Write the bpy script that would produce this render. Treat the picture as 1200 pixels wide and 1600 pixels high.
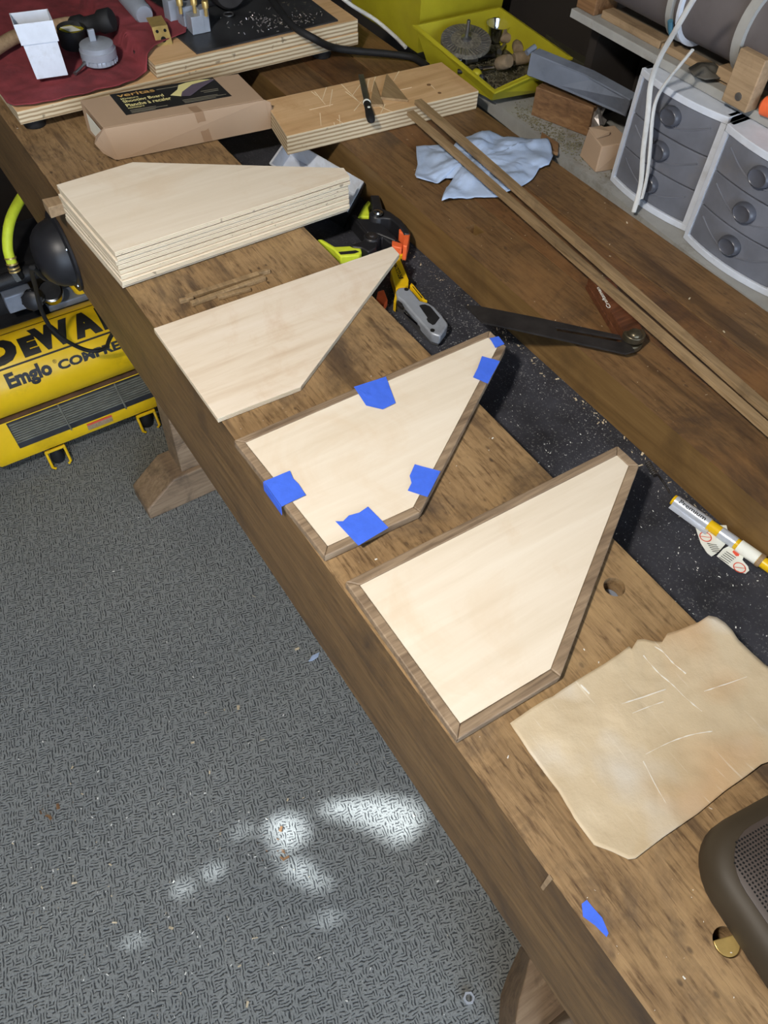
import bpy, bmesh, math, random
from mathutils import Vector, Matrix, noise

for o in list(bpy.data.objects):
    bpy.data.objects.remove(o)
scene = bpy.context.scene
COL = scene.collection
rnd = random.Random(7)

# ------------------------------------------------------------------ camera
HB = 0.87                      # bench top above the floor
CAM = Vector((0.0, 0.0, 1.49))
RX = Vector((0.54954087, 0.83438635, 0.04247641))      # camera right
DN = Vector((0.67946781, -0.41676882, -0.60384373))    # camera down
FW = Vector((-0.48613612, 0.36069817, -0.79597017))    # camera forward
FPX = 1230.0
cd = bpy.data.cameras.new('camera')
cam = bpy.data.objects.new('camera', cd)
COL.objects.link(cam)
cam.matrix_world = Matrix(((RX.x, -DN.x, -FW.x, CAM.x), (RX.y, -DN.y, -FW.y, CAM.y), (RX.z, -DN.z, -FW.z, CAM.z), (0, 0, 0, 1)))
cd.sensor_fit = 'VERTICAL'
cd.sensor_height = 36.0
cd.lens = 36.0 * FPX / 1600.0
cd.clip_start = 0.02
scene.camera = cam

# ------------------------------------------------------------------ light and exposure
w = bpy.data.worlds.new('world')
scene.world = w
w.use_nodes = True
bg = w.node_tree.nodes['Background']
bg.inputs[0].default_value = (0.66, 0.80, 1.0, 1)
bg.inputs[1].default_value = 6.3

def lamp(name, kind, loc, target, energy, color, size=0.1):
    l = bpy.data.lights.new(name, kind)
    l.energy = energy
    l.color = color
    if kind == 'AREA':
        l.shape = 'DISK'
        l.size = size
    o = bpy.data.objects.new(name, l)
    COL.objects.link(o)
    o.location = loc
    o.rotation_euler = (Vector(target) - Vector(loc)).to_track_quat('-Z', 'Y').to_euler()
    return o

lamp('hanging_lamp_light', 'AREA', (-0.18, -0.38, 1.95), (-0.48, 0.22, 0.87), 21.3, (1.0, 0.93, 0.84), 0.10)
SUN = Vector((0.10, 0.80, -0.60)).normalized()
sl = lamp('sun_light', 'SUN', (0, -4, 4), Vector((0, -4, 4)) + SUN, 17.0, (0.92, 0.97, 1.0))
sl.data.angle = math.radians(0.53)

vs = scene.view_settings
vs.view_transform = 'Standard'
vs.look = 'None'
vs.gamma = 1.0
vs.use_curve_mapping = False
vs.exposure = 0.0

# ------------------------------------------------------------------ geometry helpers
def ray(px, py):
    return RX * ((px - 600) / FPX) + DN * ((py - 800) / FPX) + FW
def az(px, py, z):             # point of the plane at height z
    d = ray(px, py)
    return CAM + d * ((z - CAM.z) / d.z)
def ay(px, py, y):
    d = ray(px, py)
    return CAM + d * ((y - CAM.y) / d.y)
def ax(px, py, x):
    d = ray(px, py)
    return CAM + d * ((x - CAM.x) / d.x)

ORG = {}
def thing(name, label, cat, loc, group=None):
    o = bpy.data.objects.new(name, None)
    o.empty_display_size = 0.05
    COL.objects.link(o)
    o.location = loc
    ORG[o] = Vector(loc)
    tag(o, label, cat, group)
    return o
def tag(o, label=None, cat=None, group=None, kind=None):
    if label: o['label'] = label
    if cat: o['category'] = cat
    if group: o['group'] = group
    if kind: o['kind'] = kind
    return o

class MB:
    def __init__(s, T=None):
        s.v = []; s.f = []; s.T = T
    def add(s, vs, fs):
        b = len(s.v)
        for p in vs:
            p = Vector(p)
            s.v.append(s.T @ p if s.T else p)
        s.f += [tuple(i + b for i in f) for f in fs]
        return s
    def box(s, a, b):
        x0, y0, z0 = a; x1, y1, z1 = b
        return s.add([(x0,y0,z0),(x1,y0,z0),(x1,y1,z0),(x0,y1,z0),(x0,y0,z1),(x1,y0,z1),(x1,y1,z1),(x0,y1,z1)],
                     [(0,3,2,1),(4,5,6,7),(0,1,5,4),(1,2,6,5),(2,3,7,6),(3,0,4,7)])
    def hexa(s, bot, top):     # two matching rings of points, closed
        n = len(bot)
        fs = [tuple(range(n))[::-1], tuple(range(n, 2*n))]
        fs += [(i, (i+1) % n, n + (i+1) % n, n + i) for i in range(n)]
        return s.add(list(bot) + list(top), fs)
    def prism(s, poly, z0, z1):
        return s.hexa([(p[0], p[1], z0) for p in poly], [(p[0], p[1], z1) for p in poly])
    def loft(s, rings, cap=True, closed=True):
        n = len(rings[0]); vs = [p for r in rings for p in r]; fs = []
        for k in range(len(rings) - 1):
            for i in range(n if closed else n - 1):
                j = (i + 1) % n
                fs.append((k*n+i, k*n+j, (k+1)*n+j, (k+1)*n+i))
        if cap:
            fs.append(tuple(range(n))[::-1]); fs.append(tuple(range((len(rings)-1)*n, len(rings)*n)))
        return s.add(vs, fs)
    def tube(s, pts, r, n=8, cap=True, flat=1.0):
        pts = [Vector(p) for p in pts]; rings = []; up = None
        for i, p in enumerate(pts):
            t = (pts[min(i+1, len(pts)-1)] - pts[max(i-1, 0)]).normalized()
            if up is None:
                up = Vector((0,0,1)) if abs(t.z) < .9 else Vector((1,0,0))
            a = (up - t * up.dot(t)).normalized(); b = t.cross(a); up = a
            rr = r[i] if isinstance(r, (list, tuple)) else r
            rings.append([p + (a * math.cos(q) * flat + b * math.sin(q)) * rr for q in [2*math.pi*k/n for k in range(n)]])
        return s.loft(rings, cap)
    def lathe(s, prof, c=(0,0,0), axis=(0,0,1), n=24, cap=True):
        ax_ = Vector(axis).normalized(); c = Vector(c)
        a = ax_.orthogonal().normalized(); b = ax_.cross(a)
        rings = [[c + ax_ * h + (a * math.cos(q) + b * math.sin(q)) * max(r, 1e-5) for q in [2*math.pi*k/n for k in range(n)]] for r, h in prof]
        return s.loft(rings, cap)
    def build(s, name, mat, parent=None, smooth=False, bevel=0, loc=None, solid=0, sub=0, seg=2, angle=30):
        if parent is not None:
            org = ORG[parent]
        elif loc is not None:
            org = Vector(loc)
        else:
            n = len(s.v)
            org = Vector((sum(p.x for p in s.v)/n, sum(p.y for p in s.v)/n, min(p.z for p in s.v)))
        me = bpy.data.meshes.new(name)
        me.from_pydata([p - org for p in s.v], [], s.f)
        bm = bmesh.new(); bm.from_mesh(me)
        bmesh.ops.recalc_face_normals(bm, faces=bm.faces)
        bm.to_mesh(me); bm.free()
        mats = mat if isinstance(mat, (list, tuple)) else [mat]
        for m in mats:
            me.materials.append(m)
        if smooth:
            me.polygons.foreach_set('use_smooth', [True] * len(me.polygons))
            me.set_sharp_from_angle(angle=math.radians(angle + 15))
        o = bpy.data.objects.new(name, me)
        COL.objects.link(o)
        if parent is not None:
            o.parent = parent
            ORG[o] = org
        else:
            o.location = org
            ORG[o] = org
        if bevel:
            m = o.modifiers.new('bevel', 'BEVEL'); m.width = bevel; m.segments = seg; m.limit_method = 'ANGLE'; m.angle_limit = math.radians(angle)
        if solid:
            m = o.modifiers.new('solid', 'SOLIDIFY'); m.thickness = solid; m.offset = 1
        if sub:
            m = o.modifiers.new('sub', 'SUBSURF'); m.levels = sub; m.render_levels = sub
        return o

def frame(o, u, up=(0,0,1)):   # matrix with local x along u, z near up
    u = Vector(u).normalized(); w_ = Vector(up); w_ = (w_ - u * w_.dot(u)).normalized(); v = w_.cross(u)
    o = Vector(o)
    return Matrix(((u.x, v.x, w_.x, o.x), (u.y, v.y, w_.y, o.y), (u.z, v.z, w_.z, o.z), (0,0,0,1)))

def smooth_path(pts, k=6):
    pts = [Vector(p) for p in pts]; out = []
    for i in range(len(pts) - 1):
        p0 = pts[max(i-1,0)]; p1 = pts[i]; p2 = pts[i+1]; p3 = pts[min(i+2, len(pts)-1)]
        for j in range(k):
            t = j / k
            out.append(0.5 * ((2*p1) + (p2-p0)*t + (2*p0-5*p1+4*p2-p3)*t*t + (3*p1-p0-3*p2+p3)*t**3))
    out.append(pts[-1])
    return out

def holed_plate(outer, holes, z0, z1):   # plate with through holes; outer and holes are xy rings
    mb = MB()
    bm = bmesh.new(); loops = []
    for ringp in [outer] + holes:
        vsx = [bm.verts.new((p[0], p[1], 0)) for p in ringp]
        loops.append(vsx)
        for i in range(len(vsx)):
            bm.edges.new((vsx[i], vsx[(i+1) % len(vsx)]))
    bmesh.ops.triangle_fill(bm, use_beauty=True, use_dissolve=False, edges=bm.edges[:])
    bm.verts.index_update()
    vv = [v.co.copy() for v in bm.verts]; tris = [tuple(v.index for v in f.verts) for f in bm.faces]
    rings = [[v.index for v in l] for l in loops]
    bm.free()
    n = len(vv)
    fs = [t for t in tris] + [tuple(i + n for i in t[::-1]) for t in tris]
    for r in rings:
        for i in range(len(r)):
            a, b = r[i], r[(i+1) % len(r)]
            fs.append((a, b, b + n, a + n))
    mb.add([(p.x, p.y, z1) for p in vv] + [(p.x, p.y, z0) for p in vv], fs)
    return mb

def circle(cx, cy, r, n=28):
    return [(cx + r*math.cos(2*math.pi*i/n), cy + r*math.sin(2*math.pi*i/n)) for i in range(n)]

def star_sheet(outline, c, rings=14, per=4, zf=None):
    """crumpled sheet: outline points (world xy), centre, height function zf(x, y, r)"""
    P = []
    n0 = len(outline)
    for i in range(n0):
        a = Vector(outline[i][:2]); b = Vector(outline[(i+1) % n0][:2])
        for j in range(per):
            P.append(a.lerp(b, j / per))
    c = Vector(c[:2]); mb = MB(); vs = [(c.x, c.y, zf(c.x, c.y, 0))]; n = len(P); fs = []
    for k in range(1, rings + 1):
        r = (k / rings) ** 0.8
        for p in P:
            q = c.lerp(p, r); vs.append((q.x, q.y, zf(q.x, q.y, r)))
    for i in range(n):
        fs.append((0, 1 + i, 1 + (i+1) % n))
    for k in range(rings - 1):
        for i in range(n):
            j = (i+1) % n
            fs.append((1+k*n+i, 1+(k+1)*n+i, 1+(k+1)*n+j, 1+k*n+j))
    return mb.add(vs, fs)

def nz(x, y, s, seed=0):
    return noise.noise(Vector((x*s, y*s, seed * 7.31)))

def text_mesh(txt, bold=0.0, spacing=1.0):
    c = bpy.data.curves.new('t', 'FONT'); c.body = txt; c.size = 1.0; c.resolution_u = 3; c.offset = bold; c.space_character = spacing
    o = bpy.data.objects.new('t', c); COL.objects.link(o)
    dg = bpy.context.evaluated_depsgraph_get()
    me = bpy.data.meshes.new_from_object(o.evaluated_get(dg))
    vs = [v.co.copy() for v in me.vertices]; fs = [tuple(p.vertices) for p in me.polygons]
    bpy.data.objects.remove(o); bpy.data.curves.remove(c); bpy.data.meshes.remove(me)
    x0 = min(v.x for v in vs); x1 = max(v.x for v in vs); y0 = min(v.y for v in vs); y1 = max(v.y for v in vs)
    return [(Vector(((v.x-x0)/(x1-x0), (v.y-y0)/(y1-y0), 0))) for v in vs], fs

def put_text(mb, txt, o, u, v, lift=0.0004, bold=0.0, fn=None, spacing=1.0):
    """lettering fitted to the parallelogram o, o+u (along), o+v (up)"""
    vs, fs = text_mesh(txt, bold, spacing)
    o = Vector(o); u = Vector(u); v = Vector(v); nrm = u.cross(v).normalized() * lift
    if fn is None:
        mb.add([o + u*p.x + v*p.y + nrm for p in vs], fs)
    else:
        bm = bmesh.new(); bv = [bm.verts.new(p) for p in vs]
        for f in fs:
            try: bm.faces.new([bv[i] for i in f])
            except ValueError: pass
        bmesh.ops.triangulate(bm, faces=bm.faces[:])
        for it in range(5):
            es = [e for e in bm.edges if abs(e.verts[0].co.y - e.verts[1].co.y) > 0.14]
            if not es: break
            bmesh.ops.subdivide_edges(bm, edges=es, cuts=1)
            bmesh.ops.triangulate(bm, faces=bm.faces[:])
        bm.verts.index_update()
        mb.add([fn(p.co.x, p.co.y) for p in bm.verts], [tuple(q.index for q in f.verts) for f in bm.faces])
        bm.free()
    return mb

# ------------------------------------------------------------------ materials
def L(r, g, b):
    f = lambda c: (c/255/12.92) if c <= 10.3 else ((c/255+.055)/1.055)**2.4
    return (f(r), f(g), f(b), 1)

class NB:
    def __init__(s, name):
        s.m = bpy.data.materials.new(name); s.m.use_nodes = True
        s.nt = s.m.node_tree; s.p = s.nt.nodes['Principled BSDF']
        tc_ = s.nt.nodes.new('ShaderNodeTexCoord'); oi = s.nt.nodes.new('ShaderNodeObjectInfo')
        sc_n = s.nt.nodes.new('ShaderNodeVectorMath'); sc_n.operation = 'MULTIPLY_ADD'      # every object cut from its own piece of the pattern
        s.nt.links.new(oi.outputs['Random'], sc_n.inputs[0]); sc_n.inputs[1].default_value = (7.0, 5.0, 0.0)
        s.nt.links.new(tc_.outputs['Object'], sc_n.inputs[2])
        s.tc = sc_n.outputs[0]
    def n(s, t): return s.nt.nodes.new(t)
    def l(s, a, b): s.nt.links.new(a, b)
    def mp(s, scale=(1,1,1), rot=(0,0,0), src=None):
        n = s.n('ShaderNodeMapping'); s.l(src or s.tc, n.inputs['Vector']); n.inputs['Scale'].default_value = scale; n.inputs['Rotation'].default_value = rot
        return n.outputs[0]
    def noise(s, vec, scale, detail=4, rough=.55, dist=0):
        n = s.n('ShaderNodeTexNoise'); s.l(vec, n.inputs['Vector'])
        n.inputs['Scale'].default_value = scale; n.inputs['Detail'].default_value = detail; n.inputs['Roughness'].default_value = rough; n.inputs['Distortion'].default_value = dist
        return n.outputs[0]
    def wave(s, vec, scale, dist=2, detail=2, dirn='X'):
        n = s.n('ShaderNodeTexWave'); s.l(vec, n.inputs['Vector']); n.bands_direction = dirn
        n.inputs['Scale'].default_value = scale; n.inputs['Distortion'].default_value = dist; n.inputs['Detail'].default_value = detail
        return n.outputs[1]
    def vor(s, vec, scale, feat='F1', rand=1.0):
        n = s.n('ShaderNodeTexVoronoi'); s.l(vec, n.inputs['Vector']); n.feature = feat; n.inputs['Scale'].default_value = scale; n.inputs['Randomness'].default_value = rand
        return n.outputs[0]
    def ramp(s, fac, stops, interp='LINEAR'):
        n = s.n('ShaderNodeValToRGB'); s.l(fac, n.inputs[0]); n.color_ramp.interpolation = interp
        e = n.color_ramp.elements
        while len(e) < len(stops): e.new(0.5)
        for i, (p, c) in enumerate(stops):
            e[i].position = p; e[i].color = c if len(c) == 4 else (*c, 1)
        return n.outputs[0]
    def mask(s, fac, lo, hi):
        return s.ramp(fac, [(lo, (0,0,0,1)), (hi, (1,1,1,1))])
    def mix(s, fac, a, b, mode='MIX'):
        n = s.n('ShaderNodeMix'); n.data_type = 'RGBA'; n.blend_type = mode
        for val, i in ((fac, 0), (a, 6), (b, 7)):
            if isinstance(val, (int, float)): n.inputs[i].default_value = val
            elif isinstance(val, tuple): n.inputs[i].default_value = val if len(val) == 4 else (*val, 1)
            else: s.l(val, n.inputs[i])
        return n.outputs[2]
    def math(s, op, a, b=0.0):
        n = s.n('ShaderNodeMath'); n.operation = op
        for i, val in ((0, a), (1, b)):
            if isinstance(val, (int, float)): n.inputs[i].default_value = val
            else: s.l(val, n.inputs[i])
        return n.outputs[0]
    def bump(s, h, strength=.3, dist=.001):
        n = s.n('ShaderNodeBump'); s.l(h, n.inputs['Height']); n.inputs['Strength'].default_value = strength; n.inputs['Distance'].default_value = dist
        s.l(n.outputs[0], s.p.inputs['Normal'])
    def out(s, col, rough=.6, metal=0, spec=.4, **kw):
        if isinstance(col, tuple): s.p.inputs['Base Color'].default_value = col
        else: s.l(col, s.p.inputs['Base Color'])
        if isinstance(rough, (int, float)): s.p.inputs['Roughness'].default_value = rough
        else: s.l(rough, s.p.inputs['Roughness'])
        s.p.inputs['Metallic'].default_value = metal
        s.p.inputs['Specular IOR Level'].default_value = spec
        for k, v in kw.items(): s.p.inputs[k].default_value = v
        return s.m

def plain(name, c, rough=.5, metal=0, spec=.4, var=.12, scale=60, bump=.05, dirt=None, **kw):
    b = NB(name)
    a = b.noise(b.tc, scale, 4)
    dk = tuple(x * (1 - 2*var) for x in c[:3]) + (1,); lt = tuple(min(1, x * (1 + var)) for x in c[:3]) + (1,)
    col = b.ramp(a, [(.25, dk), (.75, lt)])
    if dirt:
        d = b.mask(b.noise(b.tc, scale * .35, 6, .7), .55, .72)
        col = b.mix(b.math('MULTIPLY', d, dirt[1]), col, dirt[0])
    if bump: b.bump(b.noise(b.tc, scale * 4, 3), bump, .001)
    return b.out(col, rough, metal, spec, **kw)

def wood(name, c0, c1, c2, axis='x', scale=1.0, rough=.55, stain=None, fleck=None, bump=.25, pale=None, spec=.35, fine=0):
    b = NB(name)
    S = {'x': (1, 14, 14), 'y': (14, 1, 14), 'z': (14, 14, 1)}[axis]
    v = b.mp(tuple(q * scale for q in S))
    g = b.noise(v, 9, 6, .62, .5)
    big = b.noise(b.mp(tuple(q * scale * .25 for q in S)), 6, 3, .5)
    col = b.ramp(b.math('ADD', b.math('MULTIPLY', g, .65), b.math('MULTIPLY', big, .35)), [(.32, c0), (.5, c1), (.68, c2)])
    if fine:
        fv = b.noise(b.mp(tuple(q * 2.6 if q > 1 else 5 for q in S)), 8, 4, .65, .25)
        col = b.mix(fine, col, b.mix(1.0, col, b.ramp(fv, [(.30, (.36,.32,.30)), (.50, (1,1,1)), (.75, (1.0,1.0,1.0))]), 'MULTIPLY'))
        sv_ = b.mask(b.vor(b.mp((1,1,1) if S[0] > 1 else (.6,1,1)), 95), .10, .22)
        sg_ = b.mask(b.noise(b.tc, 20, 2), .50, .60)
        col = b.mix(b.math('MULTIPLY', b.math('MULTIPLY', b.math('SUBTRACT', 1.0, sv_), sg_), .8*fine), col, L(60,46,36))
        fb = b.mask(b.noise(b.tc, 26, 5, .7, .8), .50, .62)
        col = b.mix(b.math('MULTIPLY', fb, .45*fine), col, b.mix(1.0, col, (.55,.52,.50), 'MULTIPLY'))
    if pale:
        pm = b.mask(b.noise(b.tc, pale[2], 5, .65, .4), .5, .66)
        col = b.mix(b.math('MULTIPLY', pm, pale[1]), col, pale[0])
    if stain:
        sm = b.mask(b.noise(b.tc, stain[2], 6, .68, .6), .53, .68)
        col = b.mix(b.math('MULTIPLY', sm, stain[1]), col, stain[0])
    if fleck:
        fm = b.mask(b.noise(b.mp(tuple(q * .22 for q in S)), fleck[2], 2, .5), .64, .70)
        col = b.mix(b.math('MULTIPLY', fm, fleck[1]), col, fleck[0])
    b.bump(g, bump, .0012)
    return b.out(col, rough, 0, spec)
# ---- material library
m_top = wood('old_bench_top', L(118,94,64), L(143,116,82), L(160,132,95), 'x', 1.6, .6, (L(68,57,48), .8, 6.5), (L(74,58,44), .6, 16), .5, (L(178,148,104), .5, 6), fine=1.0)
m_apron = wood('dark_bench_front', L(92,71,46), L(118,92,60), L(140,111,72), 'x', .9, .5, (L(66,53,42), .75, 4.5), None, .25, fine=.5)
m_rear = wood('brown_bench_plank', L(86,63,41), L(112,85,55), L(132,101,66), 'x', 1.2, .5, (L(58,46,38), .8, 6), (L(60,44,30), .5, 14), .35, (L(134,98,60), .55, 8), fine=.7)
m_rear2 = wood('reddish_bench_plank', L(84,58,36), L(108,77,48), L(124,91,57), 'x', 1.3, .5, (L(58,44,36), .75, 7), (L(64,44,28), .4, 12), .35, (L(140,98,58), .4, 9), fine=.7)
m_well = wood('well_side', L(80,60,34), L(112,86,50), L(132,104,64), 'x', .6, .5, (L(74,56,36), .5, 6), None, .2)
m_foot = wood('trestle_wood', L(104,86,68), L(140,117,93), L(160,138,112), 'y', 1.2, .5, (L(70,58,48), .6, 12), None, .2)
m_ply = wood('birch_face', L(216,203,182), L(224,212,193), L(231,221,204), 'y', .55, .55, (L(208,182,148), .3, 9), (L(176,150,120), .35, 9), .06, fine=0)
m_ply2 = wood('birch_face_streaked', L(204,184,160), L(220,206,186), L(228,216,200), 'y', .6, .55, (L(196,162,128), .4, 8), (L(170,140,110), .3, 8), .06)
m_edging = wood('walnut_edging', L(104,87,70), L(144,124,101), L(170,149,123), 'y', 1.6, .5, (L(100,80,62), .35, 20), (L(84,68,54), .45, 22), .2)
m_strip = wood('strip_wood', L(100,82,58), L(142,118,86), L(168,142,106), 'x', 1.4, .55, (L(70,56,42), .5, 14), None, .2)
m_offcut = wood('offcut_face', L(190,150,104), L(212,174,128), L(226,192,148), 'y', .5, .6, (L(186,140,92), .6, 6), None, .1)

def ply_edge(name, light, dark, n, z0=0.0):
    b = NB(name)
    v = b.mp((1,1,1))
    wv = b.wave(v, n, .8, 2, 'Z')
    st = b.noise(b.mp((14,14,120)), 5, 4, .6)
    col = b.ramp(b.math('ADD', b.math('MULTIPLY', wv, .7), b.math('MULTIPLY', st, .3)), [(.2, dark), (.65, light)])
    d = b.mask(b.noise(b.tc, 70, 3), .66, .72)
    col = b.mix(b.math('MULTIPLY', d, .6), col, L(80,66,50))
    b.bump(wv, .3, .001)
    return b.out(col, .7, 0, .2)
m_plyedge = ply_edge('ply_edge', L(204,188,158), L(152,130,100), 52)
m_plyedge2 = ply_edge('sheet_edge', L(216,204,180), L(188,170,142), 150)

def carpet():
    b = NB('grey_carpet')
    v = b.mp((1,1,1), (0,0,.5))
    # squiggles whose run turns from cell to cell
    a = b.wave(b.mp((1,1,1), (0,0,.25)), 62, 6.5, 2, 'X')
    c = b.wave(b.mp((1,1,1), (0,0,.25)), 62, 6.5, 2, 'Y')
    sel = b.mask(b.noise(v, 58, 0, .5), .46, .54)
    pat = b.mix(sel, a, c)
    n2 = b.noise(v, 300, 2)
    gate = b.mask(b.noise(v, 125, 1, .5), .40, .52)
    groove = b.math('MULTIPLY', b.math('SUBTRACT', 1.0, b.mask(pat, .10, .50)), gate)
    h = b.math('SUBTRACT', b.math('MULTIPLY', n2, .5), groove)
    big = b.noise(b.tc, 2.2, 4, .6)
    lt = b.ramp(big, [(.3, L(132,136,136)), (.7, L(146,149,147))])
    lt = b.mix(b.mask(n2, .35, .7), b.mix(1.0, lt, (.72,.72,.72), 'MULTIPLY'), lt)
    col = b.mix(b.math('MULTIPLY', groove, .85), lt, L(48,51,55))
    sp = b.mask(b.noise(b.tc, 330, 1), .74, .77)
    col = b.mix(b.math('MULTIPLY', sp, .4), col, L(205,203,194))
    b.bump(h, .6, .002)
    return b.out(col, .95, 0, .1)
m_carpet = carpet()

def tray_mat():
    b = NB('black_tool_well')
    col = b.ramp(b.noise(b.tc, 18, 5, .6), [(.3, L(34,34,38)), (.7, L(60,61,68))])
    dust = b.mask(b.noise(b.tc, 5, 5, .65), .45, .7)
    sp = b.mask(b.noise(b.tc, 420, 2), .60, .68)
    col = b.mix(b.math('MULTIPLY', sp, b.math('MULTIPLY', b.math('ADD', dust, .25), .55)), col, L(160,160,158))
    b.bump(b.noise(b.tc, 240, 3), .2, .001)
    return b.out(col, .6, 0, .3)
m_tray = tray_mat()

m_wall = plain('wall_paint', L(74,68,62), .8, var=.1, scale=6, bump=.02)
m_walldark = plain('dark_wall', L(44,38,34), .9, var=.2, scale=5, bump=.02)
m_ceil = plain('ceiling_paint', L(120,114,104), .9, var=.05, scale=5, bump=.02)
m_black = plain('black_plastic', L(34,34,37), .42, var=.15, scale=60)
m_rubber = plain('black_rubber', L(26,26,27), .7, var=.2)
m_yellow = plain('yellow_paint', L(226,184,22), .35, var=.06, scale=20, bump=.01, dirt=(L(120,96,30), .35))
m_yellow2 = plain('bin_yellow', L(170,160,34), .5, var=.08, scale=20, dirt=(L(120,110,50), .5))
m_lime = plain('lime_rubber', L(212,228,60), .55, var=.08)
m_blue = plain('blue_masking_tape', L(66,108,228), .7, var=.05, scale=120, bump=.12)
m_white = plain('white_plastic', L(206,212,222), .4, var=.05, dirt=(L(150,146,140), .4))
m_whitepaint = plain('chipped_white_paint', L(156,155,150), .7, var=.08, scale=30, dirt=(L(96,88,70), .85), bump=.2)
m_orange = plain('orange_plastic', L(232,104,56), .5, var=.08)
m_steel = plain('steel', L(150,150,150), .35, .9, var=.12, scale=90)
m_steel_dk = plain('dark_steel', L(58,54,52), .5, .5, var=.25, scale=40)
m_chrome = plain('chrome', L(215,218,222), .15, 1.0, var=.05)
m_brass = plain('brass', L(196,168,104), .35, .55, var=.15, scale=50)
m_silver = plain('cast_metal', L(160,166,176), .42, .3, var=.1, scale=30, dirt=(L(80,80,84), .5))
m_kraft_dk = plain('kraft_inside', L(140,116,88), .85, var=.08)
m_box = plain('carton', L(176,150,124), .8, var=.05, scale=8, bump=.04)
m_label = plain('black_label', L(36,36,36), .45, var=.08)
m_cream = plain('cream_print', L(226,216,150), .7, var=.03, bump=0)
m_greyprint = plain('grey_print', L(120,114,98), .7, var=.03, bump=0)
m_violet = plain('violet_print', L(96,86,100), .7, var=.05, bump=0)
m_ink = plain('black_ink', L(24,23,22), .5, var=.05, bump=0)
m_paper = plain('white_paper', L(226,228,218), .7, var=.03)
m_redprint = plain('red_print', L(216,84,60), .7, var=.04, bump=0)
m_rag = plain('blue_shop_towel', L(168,186,214), .95, var=.08, scale=40, bump=.25)
m_red = plain('red_rag', L(134,56,62), .98, var=.2, scale=26, bump=.5, dirt=(L(60,34,36), .7))
m_smoke = plain('smoky_plastic', L(112,115,124), .33, var=.14, scale=22, dirt=(L(120,112,104), .45), bump=.05)
m_smoke_dk = plain('smoky_knob', L(78,80,88), .3, var=.15, scale=40)
m_whitecord = plain('white_cord', L(196,194,188), .5, var=.06, scale=30, dirt=(L(130,120,104), .4))
m_dust = plain('sawdust', L(132,126,100), 1, var=.35, scale=160, bump=.6)
m_chip = plain('wood_chip', L(206,190,160), .9, var=.2)
m_chipw = plain('pale_crumb', L(226,226,220), .9, var=.1)
m_galv = plain('galvanised', L(128,136,150), .5, .2, var=.12, scale=18, dirt=(L(78,82,92), .7))
m_greypipe = plain('grey_pipe', L(96,90,90), .7, var=.1, scale=14, dirt=(L(60,54,52), .5))
m_olive = plain('dark_olive_board', L(66,64,50), .55, var=.15, scale=12)
m_woodblock = wood('block_wood', L(88,62,40), L(124,92,62), L(150,116,80), 'x', 1.2, .6, None, None, .2)
m_tan = wood('tan_wood', L(130,108,82), L(156,132,102), L(176,150,118), 'x', 1.2, .7, (L(100,82,60), .5, 12), None, .2)
m_rose = wood('rosewood', L(60,36,25), L(94,57,38), L(118,76,52), 'y', 1.5, .35, None, None, .1)
m_spk = plain('speaker_rim', L(58,50,38), .6, var=.06, scale=30)
m_spkface = plain('speaker_grille', L(72,64,60), .5, var=.06, scale=30)
m_hole = plain('dark_hole', L(10,10,10), .9, var=.05, bump=0)
m_foil = plain('foil', L(196,190,186), .28, .75, var=.1, scale=30)
m_cork = plain('cork', L(136,118,94), .9, var=.2, scale=80)
m_grille = plain('grey_fins', L(128,128,116), .5, .3, var=.2, scale=30, dirt=(L(80,76,60), .6))
m_dark = plain('dark_machine', L(40,40,42), .5, .2, var=.3, scale=30)

def kraft():
    b = NB('brown_paper')
    col = b.ramp(b.noise(b.tc, 14, 5, .6), [(.3, L(182,164,134)), (.7, L(200,184,156))])
    p = b.mask(b.noise(b.tc, 11, 3, .5), .55, .7)
    col = b.mix(b.math('MULTIPLY', p, .6), col, L(206,202,194))  # whitish patches paint the sheen spots into the paper colour
    t = b.mask(b.noise(b.mp((1,1,1), (0,0,1.0)), 7, 2, .5), .62, .72)
    col = b.mix(b.math('MULTIPLY', t, .5), col, L(190,150,106))
    s1 = b.mask(b.noise(b.mp((6,120,6), (0,0,.15)), 2.4, 3), .66, .72)
    col = b.mix(b.math('MULTIPLY', s1, .45), col, L(222,214,198))
    b.bump(b.noise(b.tc, 34, 6, .65), .5, .003)
    r = b.ramp(b.noise(b.tc, 11, 3, .5), [(.45, (.75,)*3), (.7, (.4,)*3)])
    return b.out(col, r, 0, .4)
m_kraft = kraft()

# ------------------------------------------------------------------ the room
def struct(name, mb, mat, label, **kw):
    o = mb.build(name, mat, **kw)
    tag(o, label, None, None, 'structure')
    return o
struct('floor', MB().box((-2.4,-2.3,-.05), (2.8,1.5,0)), m_carpet, 'grey looped carpet floor with a small squiggle pattern', loc=(0,0,0))
struct('ceiling', MB().box((-2.4,-2.4,2.55), (2.8,1.5,2.62)), m_ceil, 'plain ceiling above the workshop', loc=(0,0,2.55))
struct('wall_back', MB().box((-2.4,1.42,0), (2.8,1.5,2.55)), m_wall, 'wall behind the workbench and shelf', loc=(0,1.42,0))
struct('wall_left', MB().box((-2.4,-2.3,0), (-2.3,1.5,2.55)), m_walldark, 'dark wall beyond the far end of the bench', loc=(-2.3,0,0))
WX0, WX1, WZ0, WZ1 = -1.35, .1, 1.2, 2.2
wf = MB().box((-2.4,-2.4,0), (WX0,-2.3,2.55)).box((WX1,-2.4,0), (2.8,-2.3,2.55)).box((WX0,-2.4,0), (WX1,-2.3,WZ0)).box((WX0,-2.4,WZ1), (WX1,-2.3,2.55))
struct('wall_front', wf, m_wall, 'wall on the aisle side with an added opening for the sun', loc=(0,-2.3,0))
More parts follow.
